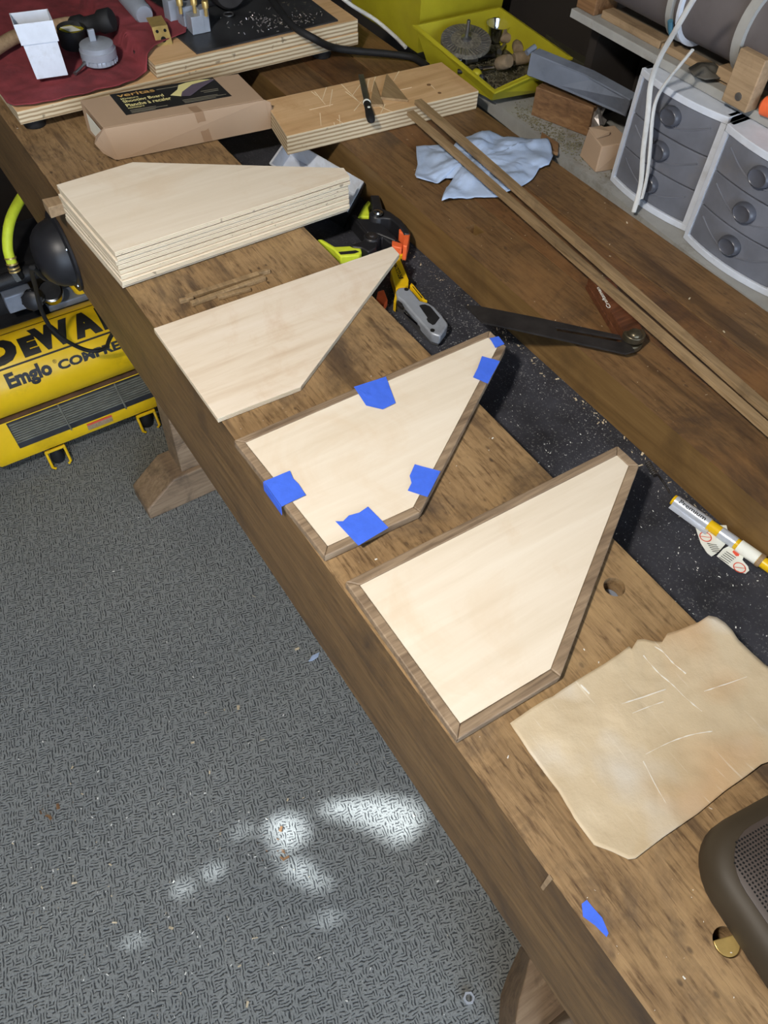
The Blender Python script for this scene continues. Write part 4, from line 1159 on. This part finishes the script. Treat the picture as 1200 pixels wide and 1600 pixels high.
MB().lathe([(prr+.0008,-.006),(prr+.0085,-.006),(prr+.0085,.006),(prr+.0008,.006)], (-.716,py0,pz0), (1,0,0), 40, False)
m_teal = plain('teal_tape', L(64,110,130), .6, var=.1)
pts_ = [(-.714, py0 - (prr+.0095)*math.cos(a), pz0 + (prr+.0095)*math.sin(a)) for a in (-.75,-.55,-.35)]
MB().tube(pts_, .0035, 8).build('teal_wrap', m_teal, pp, smooth=True)
dl = [az(*p, 1.046) for p in ((1078,100),(1092,92),(1118,92),(1130,104),(1128,116),(1104,118),(1086,112))]; dlc = az(1106,105,1.046)
tag(star_sheet(dl, dlc, 8, 3, lambda x, y, r: 1.0405 + .010*(1-r*r)*abs(.5+nz(x,y,60,3))).build('dusty_cloth', plain('dusty_grey', L(92,88,80), .95, var=.2, scale=40, bump=.4), smooth=True, solid=.001, loc=(dlc.x,dlc.y,1.039)), 'small dusty grey cloth on the high shelf below the pipe', 'cloth')
# hanging white flat cords
def yco(pts, y):
    return [ay(px, py, yy) for px, py, yy in pts]
cA = smooth_path(yco([(1110,-40,.80),(1083,0,.815),(1055,48,.83),(1030,92,.845),(1017,130,.86),(1012,180,.87),(1005,235,.882),(1001,288,.889),(990,331,.886)], 0), 7)
tag(MB().tube(cA, .0034, 10, True, .6).build('hanging_cord', m_whitecord, smooth=True), 'long white flat cord hanging from above in front of the drawer cabinet', 'cord')
cB = smooth_path(yco([(1082,78,.868),(1064,100,.868),(1046,122,.870),(1028,150,.875),(1020,180,.879),(1016,230,.885),(1011,275,.892),(1003,310,.893)], 0), 7)
tag(MB().tube(cB, .0030, 10, True, .6).build('hanging_cord', m_whitecord, smooth=True), 'shorter white cord with a cut end, beside the long hanging cord', 'cord')

# clutter on the ledge
k8 = lambda X, Y: (820 + X/5.4545, 60 + Y/5.4545)
# wooden block lying under the metal channel
w0, w1 = az(*k8(50,655), ZL), az(*k8(400,790), ZL)
dv = (w1-w0); nv = Vector((-dv.y, dv.x, 0)).normalized()*.032
if nv.y < 0: nv = -nv
P = [w0, w1 + dv*.35, w1 + dv*.35 + nv, w0 + nv]
tag(MB().prism([p.to_2d() for p in P], ZL+.0005, ZL+.046).build('wood_block', m_woodblock, bevel=.0015), 'brown wood block on the ledge under the grey metal channel', 'wood block')
# grey metal channel resting on it
za, zb2 = .953, .917
ch = [az(*k8(55,120), za), az(*k8(520,310), za), az(*k8(900,520), za)]
cl_ = [az(*k8(18,310), zb2), az(*k8(180,372), zb2), az(*k8(850,660), zb2)]
ml = thing('metal_channel', 'dented grey galvanised metal channel lying above the ledge', 'metal channel', tuple((ch[0]+cl_[0])/2))
off = Vector((0,.003,-.002))
mb = MB()
mb.loft([[ch[k], cl_[k], cl_[k]+off, ch[k]+off] for k in range(3)])
mb.build('channel_face', m_galv, ml)
mb = MB(); mb.loft([[c + Vector((0,0,.0003)), c + Vector((0,.016,.003)), c + Vector((0,.016,.001)), c + Vector((0,0,-.002))] for c in ch]); mb.build('channel_flange', m_galv, ml)
mb = MB().tube([ch[0]+Vector((-.006,-.004,-.002)), ch[0]+Vector((-.006,.012,.004))], .0045, 10); mb.build('rolled_end', m_galv, ml, smooth=True)
q = (ch[0]*.33 + cl_[0]*.27 + ch[1]*.22 + cl_[1]*.18); nn_ = (ch[1]-ch[0]).cross(cl_[0]-ch[0]).normalized(); nn_ = nn_ if nn_.dot(CAM-q) > 0 else -nn_
# small cardboard box
c0, c1 = az(*k8(600,1145), ZL+.0004), az(*k8(465,1000), ZL+.0004)
e1 = (c1-c0); e2 = Vector((-e1.y, e1.x, 0)).normalized()*.05
if e2.y < 0: e2 = -e2
P = [c0, c0+e2, c0+e2+e1, c1]
sb = thing('small_carton', 'small crushed brown cardboard box on the ledge beside the drawer cabinet', 'box', tuple((c0+c1)/2))
H_ = .042
tp = [Vector((p.x,p.y,ZL+.0004+H_)) for p in P]; tp[0] += Vector((-.004,.004,-.004)); tp[3] += Vector((.003,.002,.002))
MB().hexa(P, tp).build('carton_body', m_box, sb, bevel=.0015)
tt_ = [p + Vector((0,0,.0008)) for p in tp]; cc_ = sum(tt_, Vector())/4
MB().hexa([tt_[3], tt_[3].lerp(tt_[2],.5), cc_, tt_[3].lerp(tt_[0],.6)], [p + Vector((0,0,.001)) for p in (tt_[3], tt_[3].lerp(tt_[2],.5), cc_+Vector((0,0,.004)), tt_[3].lerp(tt_[0],.6))]).build('torn_flap', m_box, sb)
# crumpled foil beside it
fc = az(*k8(560,690), ZL+.02)
mb = MB(); rings = []; rf = random.Random(5)
for i in range(9):
    th = math.pi*i/8; rg_ = []
    for j in range(14):
        ph = 2*math.pi*j/14; r = .019*(1+rf.uniform(-.28,.28))
        rg_.append((fc.x + r*math.sin(th)*math.cos(ph)*1.15, fc.y+.004 + r*math.sin(th)*math.sin(ph)*.8, ZL+.022 + r*math.cos(th)))
    rings.append(rg_)
mb.loft(rings)
tag(mb.build('foil_ball', m_foil), 'crumpled silver foil between the wood block and the small carton', 'foil')
# dark olive board and laths behind
k7 = lambda X, Y: (840 + X/5.4545, Y/5.4545)
zo2 = ZL + .03
P = [az(*k7(*p), zo2) for p in ((70,290),(210,190),(560,400),(760,640),(745,690),(600,660),(350,520),(280,480))]
tag(MB().prism([p.to_2d() for p in P], ZL+.0005, zo2).build('olive_board', m_olive, bevel=.001), 'dark olive board lying behind the yellow bin on the ledge', 'board')
# brown stub at the ledge edge
P = [az(*k8(*p), ZL+.006) for p in ((145,795),(290,890),(285,975),(235,960),(130,870))]
tag(MB().prism([p.to_2d() for p in P], ZL+.0004, ZL+.006).build('wood_chunk', m_woodblock, bevel=.001), 'flat brown wood chunk at the ledge edge by the blue towel', 'wood chunk')

# ------------------------------------------------------------------ yellow bins
ZB = .8722
def binbox(name, rim, bot, label, lowfront=None):
    t = thing(name, label, 'bin', tuple(sum((Vector(p) for p in bot), Vector())/4))
    c = sum((Vector(p) for p in rim), Vector())/4
    ri = [Vector(p) + (c - Vector(p)).normalized()*.004 for p in rim]; ri = [Vector((a.x, a.y, Vector(b).z)) for a, b in zip(ri, rim)]
    cb = sum((Vector(p) for p in bot), Vector())/4
    bi = [Vector(p) + (cb - Vector(p)).normalized()*.004 + Vector((0,0,.002)) for p in bot]
    ro_ = [Vector(p) + (Vector(p) - c).normalized()*.005 for p in rim]; ro_ = [Vector((a.x, a.y, Vector(b).z-.001)) for a, b in zip(ro_, rim)]
    mb = MB(); mb.loft([[Vector(p) for p in bot], [Vector(p) - Vector((0,0,.003)) for p in rim], [p - Vector((0,0,.003)) for p in ro_], ro_, ri, bi], True)
    mb.build('bin_shell', m_yellow2, t)
    return t
rimA = [(-1.178,.868,.930), (-1.172,1.046,.930), (-.962,1.026,.930), (-.984,.893,.896)]
botA = [(-1.16,.886,ZB), (-1.155,1.03,ZB), (-.98,1.010,ZB), (-.998,.902,ZB)]
binbox('parts_bin', rimA, botA, 'open yellow plastic bin holding a wire wheel, corks and hardware')
rimB = [(-1.43,.885,1.03), (-1.43,1.08,1.03), (-1.190,1.08,1.03), (-1.190,.885,1.03)]
botB = [(-1.42,.893,ZB), (-1.42,1.07,ZB), (-1.20,1.07,ZB), (-1.200,.893,ZB)]
binB = binbox('parts_bin', rimB, botB, 'taller yellow plastic bin standing behind the open hardware bin')
k4 = lambda X, Y: (560 + X/4, Y/4)
zi = ZB + .017
# wire wheel
wc = az(*k4(660,262), .918) + Vector((0,.004,0)); nw = Vector((.16,-.10,1)).normalized()
ww = thing('wheel_brush', 'round steel wire wheel with a shank, lying in the yellow bin', 'wire wheel', (wc.x,wc.y,zi))
mb = MB(); a_ = nw.orthogonal().normalized(); b_ = nw.cross(a_)
R1 = .0425
mb.lathe([(.006,-.003),(.024,-.002),(R1,-.0035),(R1,.0035),(.026,.003),(.014,.0045),(.006,.005)], wc, nw, 48)
mb.build('wire_disc', plain('wire_grey', L(132,126,114), .6, .3, var=.4, scale=220, bump=1.0), ww, smooth=True)
for k in range(40):
    q1, q2 = 2*math.pi*k/40, 2*math.pi*k/40 + .12
    MB().tube([wc + (a_*math.cos(q1)+b_*math.sin(q1))*.026 + nw*.0034, wc + (a_*math.cos(q2)+b_*math.sin(q2))*.0415 + nw*.0038], .0009, 5).build('wire_tuft', m_steel, ww)
MB().lathe([(.009,.004),(.009,.0075),(.005,.0085),(.0032,.010),(.0032,.034),(.0026,.036)], wc, nw, 16).build('shank', m_steel, ww, smooth=True)
# steel cup
cc_ = az(*k4(858,250), zi)
tag(MB().lathe([(.012,0),(.013,.002),(.0225,.027),(.0228,.0275),(.0210,.0268),(.0118,.003),(.001,.0025)], cc_, (.05,0,1), 32).build('steel_cup', m_chrome, smooth=True), 'small tapered chrome cup standing in the yellow bin', 'cup')
# corks
for (X, Y, axv, r, l, lb_) in ((930,240,(.8,.4,.1),.0085,.020,'cork plug nearest the steel cup in the yellow bin'), (995,295,(.7,-.5,.1),.0095,.026,'cork plug in the middle of the row in the yellow bin'), (1015,365,(.3,.9,.05),.0105,.026,'cork plug lying against the metal channel end'), (905,415,(.9,.1,.5),.0110,.026,'upright cork plug at the near wall of the yellow bin')):
    p = az(*k4(X,Y), zi + r); p.z = zi + r*1.05 + (0.006 if X == 905 else 0)
    a0 = Vector(axv).normalized()
    tag(MB().lathe([(r*.86,-l/2),(r*.95,-l/2+.002),(r,0),(r*.95,l/2-.002),(r*.86,l/2)], p, a0, 18).build('cork_plug', m_cork, smooth=True), lb_, 'cork', 'corks in the yellow bin')
# sockets, bolts, bits
for (X, Y, X2, Y2, r, m_, lb_, hd_) in ((660,385,740,370,.0058,m_steel,'steel socket under the wire wheel in the yellow bin',0), (745,440,840,428,.0062,m_chrome,'chrome socket near the front lip of the yellow bin',0), (530,335,640,350,.0030,m_steel,'thin steel rod beside the wire wheel in the yellow bin',0), (455,300,500,292,.0014,m_chrome,'tiny pale pin at the left wall of the yellow bin',0), (885,320,912,280,.0030,m_steel,'small upright bolt beside the corks in the yellow bin',1), (770,350,850,345,.0042,m_steel_dk,'dark bolt lying under the edge of the wire wheel',1), (590,380,640,375,.0045,m_steel,'short steel bolt at the left of the sockets',1), (620,445,720,450,.0035,m_steel_dk,'dark steel pin at the bin front left',0)):
    p, q = az(*k4(X,Y), zi+r), az(*k4(X2,Y2), zi+r)
    if hd_:
        t = thing('bolt', lb_, 'bolt', (p.x,p.y,zi))
        MB().tube([p, q], r, 10).build('shank', m_, t, smooth=True)
        d_ = (p-q).normalized(); MB().tube([p, p + d_*r*1.2], r*1.7, 6).build('head', m_, t)
    else:
        o = MB().tube([p, p.lerp(q,.25), p.lerp(q,.3), q], [r, r, r*.86, r*.86], 12).build('socket' if r > .004 else 'steel_pin', m_, smooth=True)
        tag(o, lb_, 'hardware')
p = az(*k4(772,490), zi+.006)
sp2 = thing('screw', 'shiny screw standing at the front lip of the yellow bin', 'screw', (p.x,p.y,zi))
mb = MB()
for k in range(5): mb.lathe([(.0022,k*.003),(.0048,k*.003+.0012),(.0022,k*.003+.0024)], (p.x,p.y,zi), (.3,-.3,1), 12, True)
mb.build('thread', m_chrome, sp2, smooth=True)
tag(MB().lathe([(.006,0),(.0085,.003),(.0085,.010),(.0055,.0135),(.002,.0145)], az(*k4(697,500), zi+.004)+Vector((-.004,.016,-.002)), (.1,-.1,1), 16).build('plastic_plug', m_yellow2, smooth=True), 'small yellow plastic cap at the corner of the plywood offcut', 'cap')
gr_ = MB(); rs = random.Random(11)
bed = []
for i in range(13):
    row = []
    for j in range(13):
        a = Vector(botA[0]).lerp(Vector(botA[1]), .02+.96*j/12); b = Vector(botA[3]).lerp(Vector(botA[2]), .02+.96*j/12); p = a.lerp(b, .02+.96*i/12)
        row.append((p.x, p.y, zi - .003 + .003*nz(p.x, p.y, 60, 2) - (.008 if i > 10 and j < 3 else 0)))
    bed.append(row)
gr_.loft(bed, False, False)
for k in range(420):
    u, v = rs.random(), rs.random()
    a = Vector(botA[0]).lerp(Vector(botA[1]), .1+.8*u); b = Vector(botA[3]).lerp(Vector(botA[2]), .1+.8*u); p = a.lerp(b, .1+.82*v)
    s = rs.uniform(.0008,.004); t_ = rs.random()*3.1
    gr_.tube([p + Vector((math.cos(t_)*s, math.sin(t_)*s, .015)), p + Vector((-math.cos(t_)*s, -math.sin(t_)*s, .015+rs.random()*.003))], rs.uniform(.0006,.0016), 4)
tag(gr_.build('hardware_litter', plain('grit', L(92,86,66), .7, .1, var=.5, scale=140, bump=.6), loc=(-1.07,.95,zi)), 'grit and tiny hardware covering the floor of the yellow bin', 'litter', None, 'stuff')
# ------------------------------------------------------------------ plywood machine base at the far end
XE = -1.250
pb = thing('machine_base', 'layered plywood machine base on rubber feet at the far end of the bench', 'plywood base', (-1.4,.5,HB))
def slab2(name, a, b, top, edge, parent, bevel=.0008):
    o = MB().box(a, b).build(name, [top, edge], parent, bevel=bevel)
    for p in o.data.polygons:
        if abs(p.normal.z) < .5: p.material_index = 1
    return o
slab2('base_board', (-1.72,.2105,.886), (XE,.80,.9050), m_offcut, m_plyedge, pb)
slab2('upper_board', (-1.72,.430,.9052), (XE-.002,.80,.9250), m_offcut, m_plyedge, pb)
for x, y in ((-1.275,.235),(-1.275,.74),(-1.66,.235),(-1.66,.74)):
    MB().lathe([(.016,0),(.017,.003),(.015,.0155)], (x,y,HB+.0003), n=20).build('rubber_foot', m_rubber, pb, smooth=True)
b = NB('greasy_black_plate')
col_ = b.ramp(b.noise(b.tc, 12, 4), [(.3, L(40,40,42)), (.7, L(74,76,78))])
sp_m = b.mask(b.noise(b.tc, 150, 3, .7), .60, .68)
col_ = b.mix(b.math('MULTIPLY', sp_m, b.mask(b.noise(b.tc, 9, 3), .5, .6)), col_, L(150,142,120))
m_plate = b.out(col_, .4, .35, .4)
P = [(XE-.006,.502), (XE-.010,.765), (-1.72,.775), (-1.72,.49)]
MB().prism(P, .9252, .9275).build('steel_plate', m_plate, pb)

# red shop rag
kq_ = lambda X, Y: (X/3, Y/3)
ol = [(0,440),(30,480),(70,498),(150,492),(260,470),(400,440),(560,405),(640,372),(700,330),(735,285),(820,240),(880,215),(888,175),(850,140),(760,95),(700,60),(640,20),(560,-40),(300,-60),(0,-40),(-120,120),(-100,300)]
pts = [az(*kq_(*p), .910) for p in ol]; c = az(110,75,.91)
def redz(x, y, r):
    base = .9068 if y < .425 else .9068 + .0205*min(1, max(0, (y-.418)/.012))
    return base + (.005*abs(nz(x,y,18,2)) + .003*abs(nz(x,y,44,8)))*(1-.3*r**5) + .0025*r**10
tag(star_sheet(pts, c, 26, 6, redz).build('red_rag', m_red, smooth=True, solid=.0012, loc=(c.x,c.y,.906), angle=60), 'rumpled dark red shop rag spread over the plywood base', 'rag')
ZR = .9185

# white plastic chute standing on the rag
f0, f1 = az(58,125,ZR), az(107,118,ZR)
ch_ = thing('plastic_chute', 'white rectangular plastic cup with a stepped collar on the red rag', 'plastic cup', tuple((f0+f1)/2))
u_ = (f1-f0); wdt_ = u_.length; u_ = u_.normalized(); v_ = Vector((-u_.y, u_.x, 0))
if v_.x > 0: v_ = -v_
def cring(z, g, shx, wall=0):
    dpt = .034
    o = Vector((f0.x, f0.y, ZR + z)) + u_*shx
    a = -g + wall; b_ = wdt_ + g - wall; c0_ = -g + wall; c1_ = dpt + g - wall
    return [o + u_*a + v_*c0_, o + u_*b_ + v_*c0_, o + u_*b_ + v_*c1_, o + u_*a + v_*c1_]
MB().loft([cring(.0005,0,0), cring(.050,.0012,-.004), cring(.050,.0012-.0018,-.004), cring(.003,-.0018,0)]).build('cup_body', m_white, ch_, bevel=.0008)
MB().loft([cring(.0502,.0035,-.004), cring(.078,.0042,-.006), cring(.078,.0024,-.006), cring(.0502,.0017,-.004), ], False).build('collar', m_white, ch_, bevel=.0004)
MB().loft([cring(.0500,.0035,-.004), cring(.0502,.0035,-.004), cring(.0502,-.0006,-.004), cring(.0500,-.0006,-.004)], False).build('collar_step', m_white, ch_)

# black-headed hammer with wooden handle
hh = az(142,28,.945)
hm = thing('mallet', 'black-headed mallet with a pale wooden handle on the red rag', 'mallet', (hh.x,hh.y,.914))
d_ = Vector((.25,.92,.06)).normalized()
MB().lathe([(.015,-.036),(.017,-.034),(.017,-.016),(.0125,-.010),(.0125,.010),(.017,.016),(.017,.034),(.015,.036)], (hh.x,hh.y,.936), Vector((.55,.75,.25)), 20).build('head', m_rubber, hm, smooth=True)
hp = [az(-30,92,.925), az(5,68,.927), az(40,52,.930), az(120,34,.936)]
MB().tube(smooth_path(hp, 4), [.010]*12 + [.008], 12).build('handle', m_tan, hm, smooth=True)
# can with yellow label
cn = az(117,72,.914)
can = thing('paste_can', 'round dark can with a yellow paper label, between white cup and metal chuck', 'can', (cn.x,cn.y,.914))
MB().lathe([(.0195,.0),(.021,.002),(.022,.028),(.0205,.029),(.0200,.022),(.001,.0215)], cn, (.06,.03,1), 32).build('can_body', m_rubber, can, smooth=True)
MB().lathe([(.0195,.0222),(.0195,.0232)], cn, (.06,.03,1), 32).build('can_lid', m_yellow2, can)
lp_ = [cn + Vector((x,y,.0245)) for x, y in ((-.014,-.012),(-.012,.006),(.010,.013),(.008,-.005))]
MB().hexa(lp_, [p + Vector((0,0,.0004)) for p in lp_]).build('paper_label', m_paper, can)
# round metal chuck
gc = az(157,96,.914)
gg = thing('metal_chuck', 'round silver metal chuck with a knurled rim on the red rag', 'chuck', (gc.x,gc.y,.914))
MB().lathe([(.024,0),(.026,.001),(.026,.007),(.0255,.008),(.0275,.009),(.0275,.019),(.026,.020),(.0255,.026),(.022,.028),(.001,.0285)], (gc.x,gc.y,.9145), (.02,-.02,1), 44).build('chuck_body', m_silver, gg, smooth=True)
for k in range(26):
    a = 2*math.pi*k/26; p = Vector((gc.x + .0262*math.cos(a), gc.y + .0262*math.sin(a), .9155))
    MB().box((p.x-.0009,p.y-.0009,p.z),(p.x+.0009,p.y+.0009,p.z+.006)).build('knurl', m_silver, gg)
p = Vector((gc.x-.004, gc.y-.003, .9428))
MB().box((p.x-.0028,p.y-.005,p.z),(p.x+.0028,p.y+.005,p.z+.017)).build('key_tab', m_silver, gg, bevel=.0012)
r0, r1 = az(142,90,.921), az(117,115,.916)
MB().tube([r0, r0.lerp(r1,.45), r0.lerp(r1,.5), r1.lerp(r0,.06), r1], [.0032,.0032,.0022,.0022,.0028], 10).build('chuck_bar', m_steel, gg, smooth=True)
# brass hinge bracket
g0, g1 = az(249,82,.918), az(273,78,.918)
bk = thing('brass_bracket', 'bent brass bracket with three holes at the rag edge', 'bracket', tuple((g0+g1)/2))
u_ = (g1-g0); wl = u_.length; u_ = u_.normalized(); n_ = Vector((-u_.y,u_.x,0));  n_ = n_ if n_.x < 0 else -n_
up_ = (Vector((0,0,1))*.80 + n_*.60).normalized()
def bkq(a, t): return g0 + u_*a + up_*t
nb = u_.cross(up_); nb = nb if nb.dot(CAM-g0) > 0 else -nb
q4 = [bkq(0,0), bkq(wl,0), bkq(wl,.036), bkq(0,.036)]
plt = MB().hexa(q4, [p - nb*.0018 for p in q4]).build('face_plate', m_brass, bk, bevel=.0004)
tb_ = [bkq(0,.036), bkq(wl,.036), bkq(wl,.036) + n_*.028 + Vector((0,0,.004)), bkq(0,.036) + n_*.028 + Vector((0,0,.004))]
MB().hexa(tb_, [p - Vector((0,0,.0018)) for p in tb_]).build('top_plate', m_brass, bk, bevel=.0004)
for a, t, r in ((.25,.029,.0024),(.75,.029,.0024),(.5,.017,.0042)):
    MB().lathe([(r,0),(r,.0004)], bkq(wl*a,t) + nb*.0001, nb, 16).build('hole', m_hole, plt)
# loose rods on the rag
for (X, Y, X2, Y2, r, m_, lb_) in ((183,18,212,83,.0028,m_steel_dk,'thin steel rod pointing down the red rag'), (160,28,290,38,.0030,m_steel_dk,'dark steel rod lying across the rag behind the brass bracket'), (218,5,248,30,.0028,m_rose,'reddish rod behind the brass bracket'), (225,50,246,51,.0012,m_steel,'tiny pin at the left of the brass bracket')):
    tag(MB().tube([az(X,Y,.924 if Y < 60 else .918), az(X2,Y2,.924 if X2 > 240 else .918)], r, 10).build('steel_rod', m_, smooth=True), lb_, 'rod')
s0, s1 = az(182,-25,.944), az(226,24,.940)
tag(MB().tube([s0, s1-(s1-s0)*.04, s1], [.016,.016,.0135], 24).build('metal_cylinder', m_silver, smooth=True), 'smooth silver cylinder at the top behind the rag', 'cylinder')
# machined slide blocks with brass knobs
ms = thing('toolpost', 'machined steel slide blocks with brass knobs on the dark plate', 'tool post', tuple(az(300,52,.928)))
blocks = [((268,38),(292,32),.034), ((290,46),(312,40),.032), ((302,55),(322,51),.026), ((316,52),(330,49),.034)]
for (a_, b_, h) in blocks:
    A, B = az(*a_, .928), az(*b_, .928); e = B - A; n_ = Vector((-e.y, e.x, 0)).normalized()*.022
    n_ = n_ if n_.x < 0 else -n_
    MB().prism([p.to_2d() for p in (A, B - e*.03, B - e*.03 + n_, A + n_)], .9278, .9278 + h).build('slide_block', m_silver, ms, bevel=.001)
for (X, Y) in ((281,8),(303,7),(321,12)):
    q = az(X, Y, .966)
    MB().lathe([(.0030,-.012),(.0030,-.001),(.0052,0),(.0052,.009),(.0045,.010)], q, n=20).build('knob', m_brass, ms, smooth=True)
p = az(357,22,.932)
rg_ = MB(); cr = [p + Vector((.008*math.cos(a), .008*math.sin(a), .0)) for a in [2*math.pi*k/20 for k in range(21)]]
tag(rg_.tube(cr, .0012, 6).build('key_ring', m_steel, smooth=True), 'thin wire ring lying on the dark machine plate', 'ring')
# machine body at the very top
mc = thing('lathe_bed', 'dark machine casting at the far edge of the plywood base', 'machine', (-1.42,.68,.928))
MB().box((-1.62,.54,.9278),(-1.40,.655,.985)).build('casting', m_dark, mc, bevel=.006)
MB().lathe([(.03,-.02),(.032,-.015),(.032,.015),(.028,.02)], (-1.385,.62,.962), (1,0,.1), 28).build('hand_wheel', m_steel_dk, mc, smooth=True)
MB().tube([(-1.372,.62,.962),(-1.355,.62,.964)], .006, 12).build('wheel_hub', m_steel, mc, smooth=True)
# shavings on the plate
sv = MB(); rs = random.Random(4)
for k in range(160):
    p = az(410 + rs.gauss(20,35), 34 + rs.gauss(0,8) - 0, .9282)
    if p.x > XE-.012 or p.x < -1.383 or p.y > .76 or p.y < .505: continue
    a = rs.random()*6.3; s = rs.uniform(.001,.004)
    sv.tube([p + Vector((0,0,.0004)), p + Vector((math.cos(a)*s, math.sin(a)*s, rs.uniform(.0006,.003)))], rs.uniform(.0003,.0009), 4)
tag(sv.build('metal_shavings', m_foil, loc=(-1.3,.65,.928)), 'metal shavings scattered on the dark machine plate', 'shavings', None, 'stuff')

# cables at the far end
def zc(pts): return [az(px, py, z) for px, py, z in pts]
tag(MB().tube(smooth_path(zc([(395,-40,.96),(425,0,.945),(455,38,.936),(490,60,.927),(520,74,.895),(560,80,.885),(605,84,.882),(645,90,.880),(668,104,.880)]), 7), .0058, 12).build('black_cable', m_rubber, smooth=True), 'thick black cable draped over the plywood base onto the bench', 'cable')
tag(MB().tube(smooth_path(zc([(505,-30,.96),(545,5,.93),(585,30,.900),(615,55,.884),(634,74,.876)]), 7), .0034, 10).build('white_cable', m_whitecord, smooth=True), 'white cable running past the plywood base towards the yellow bin', 'cable')

# ------------------------------------------------------------------ loose bits
# hex nut on the carpet
nc = az(732,1560,.0); mb = MB()
ro_ = [(nc.x + 0.0098*math.cos(math.pi*k/3), nc.y + 0.0098*math.sin(math.pi*k/3)) for k in range(6)]
T_ = holed_plate(ro_, [circle(nc.x, nc.y, .0055, 18)], .0006, .0075)
tag(T_.build('hex_nut', m_label_sil), 'shiny steel hex nut on the carpet near the bench foot', 'nut')
P = [az(*p, .003) for p in ((482,1033),(488,1024),(499,1019),(497,1026),(488,1032))]
tag(MB().prism([p.to_2d() for p in P], .0012, .003).build('paper_scrap', m_rag), 'pale blue paper scrap on the carpet below the apron', 'scrap')

def scatter(name, label, region, n, mat, z, smin, smax, seed, ok=None, loc=(0,0,0), flat=.4):
    r = random.Random(seed); mb = MB(); k = 0
    while k < n:
        k += 1
        px_, py_ = region(r)
        p = az(px_, py_, z)
        if ok and not ok(p): continue
        s = smin * (smax/smin) ** (r.random()**2.2); a = r.random()*6.3; w2 = s*r.uniform(.12,.6)
        c_, n_ = math.cos(a), math.sin(a)
        q = [(p.x+c_*s-n_*w2, p.y+n_*s+c_*w2), (p.x-c_*s-n_*w2*.7, p.y-n_*s+c_*w2), (p.x-c_*s+n_*w2, p.y-n_*s-c_*w2*.6), (p.x+c_*s*.8+n_*w2, p.y+n_*s-c_*w2)]
        mb.hexa([(x,y,z+.0003) for x, y in q], [(x,y,z+.0003+s*flat*r.uniform(.3,1)) for x, y in q])
    return tag(mb.build(name, mat, loc=loc), label, 'debris', None, 'stuff')
def floor_reg(r):
    if r.random() < .55: return r.gauss(250,190), r.gauss(1330,150)
    return r.uniform(0,850), r.uniform(760,1600)
okf = lambda p: p.y < .25 or p.x > -1.0
scatter('floor_crumbs', 'pale wood crumbs sprinkled over the grey carpet', floor_reg, 520, m_chipw, .001, .0005, .0026, 1, okf, (-.4,-.1,0))
scatter('floor_chips', 'tan wood splinters sprinkled over the grey carpet', floor_reg, 120, m_chip, .001, .0008, .0050, 2, okf, (-.4,-.1,0), .25)
def leafy(r): return (r.gauss(70,16), r.gauss(1265,12)) if r.random() < .5 else (r.gauss(432,14), r.gauss(1325,14))
scatter('dry_leaf_bits', 'reddish brown leaf bits on the carpet', leafy, 26, m_woodblock, .001, .001, .006, 9, None, (-.4,-.1,0), .2)
okw = lambda p: YT+.004 < p.y < YR-.004 and p.x > -.95
def wreg(r):
    t = r.random(); return 700 + t*480 + r.gauss(0,60), 450 + t*500 + r.gauss(0,60)
scatter('well_dust', 'sawdust specks on the black floor of the tool well', wreg, 1500, m_chipw, ZT, .0002, .0011, 3, okw, (-.4,.53,ZT), .3)
def wreg2(r):
    t = r.random(); return 640 + t*480 + r.gauss(0,6), 392 + t*420 + r.gauss(0,6)
okw2 = lambda p: YT+.004 < p.y < YR-.002
scatter('well_shavings', 'tan shavings gathered along the back of the tool well', wreg2, 200, m_chip, ZT, .0005, .0030, 5, okw2, (-.4,.6,ZT), .3)
def treg(r): return r.uniform(560,1200), r.uniform(150,700)
scatter('bench_crumbs', 'pale crumbs scattered on the rear boards of the bench', treg, 240, m_chip, HB, .0005, .0026, 6, lambda p: p.y > YR+.004 and p.y < YB-.004, (-.6,.74,HB), .3)
def freg(r): return r.uniform(0,1150), r.uniform(200,1600)
scatter('bench_specks', 'pale specks scattered on the front slab of the bench', freg, 420, m_chipw, HB, .0003, .0014, 8, lambda p: YF+.003 < p.y < YT-.003 and not (-1.02 < p.x < -.83), (-.5,.3,HB), .3)
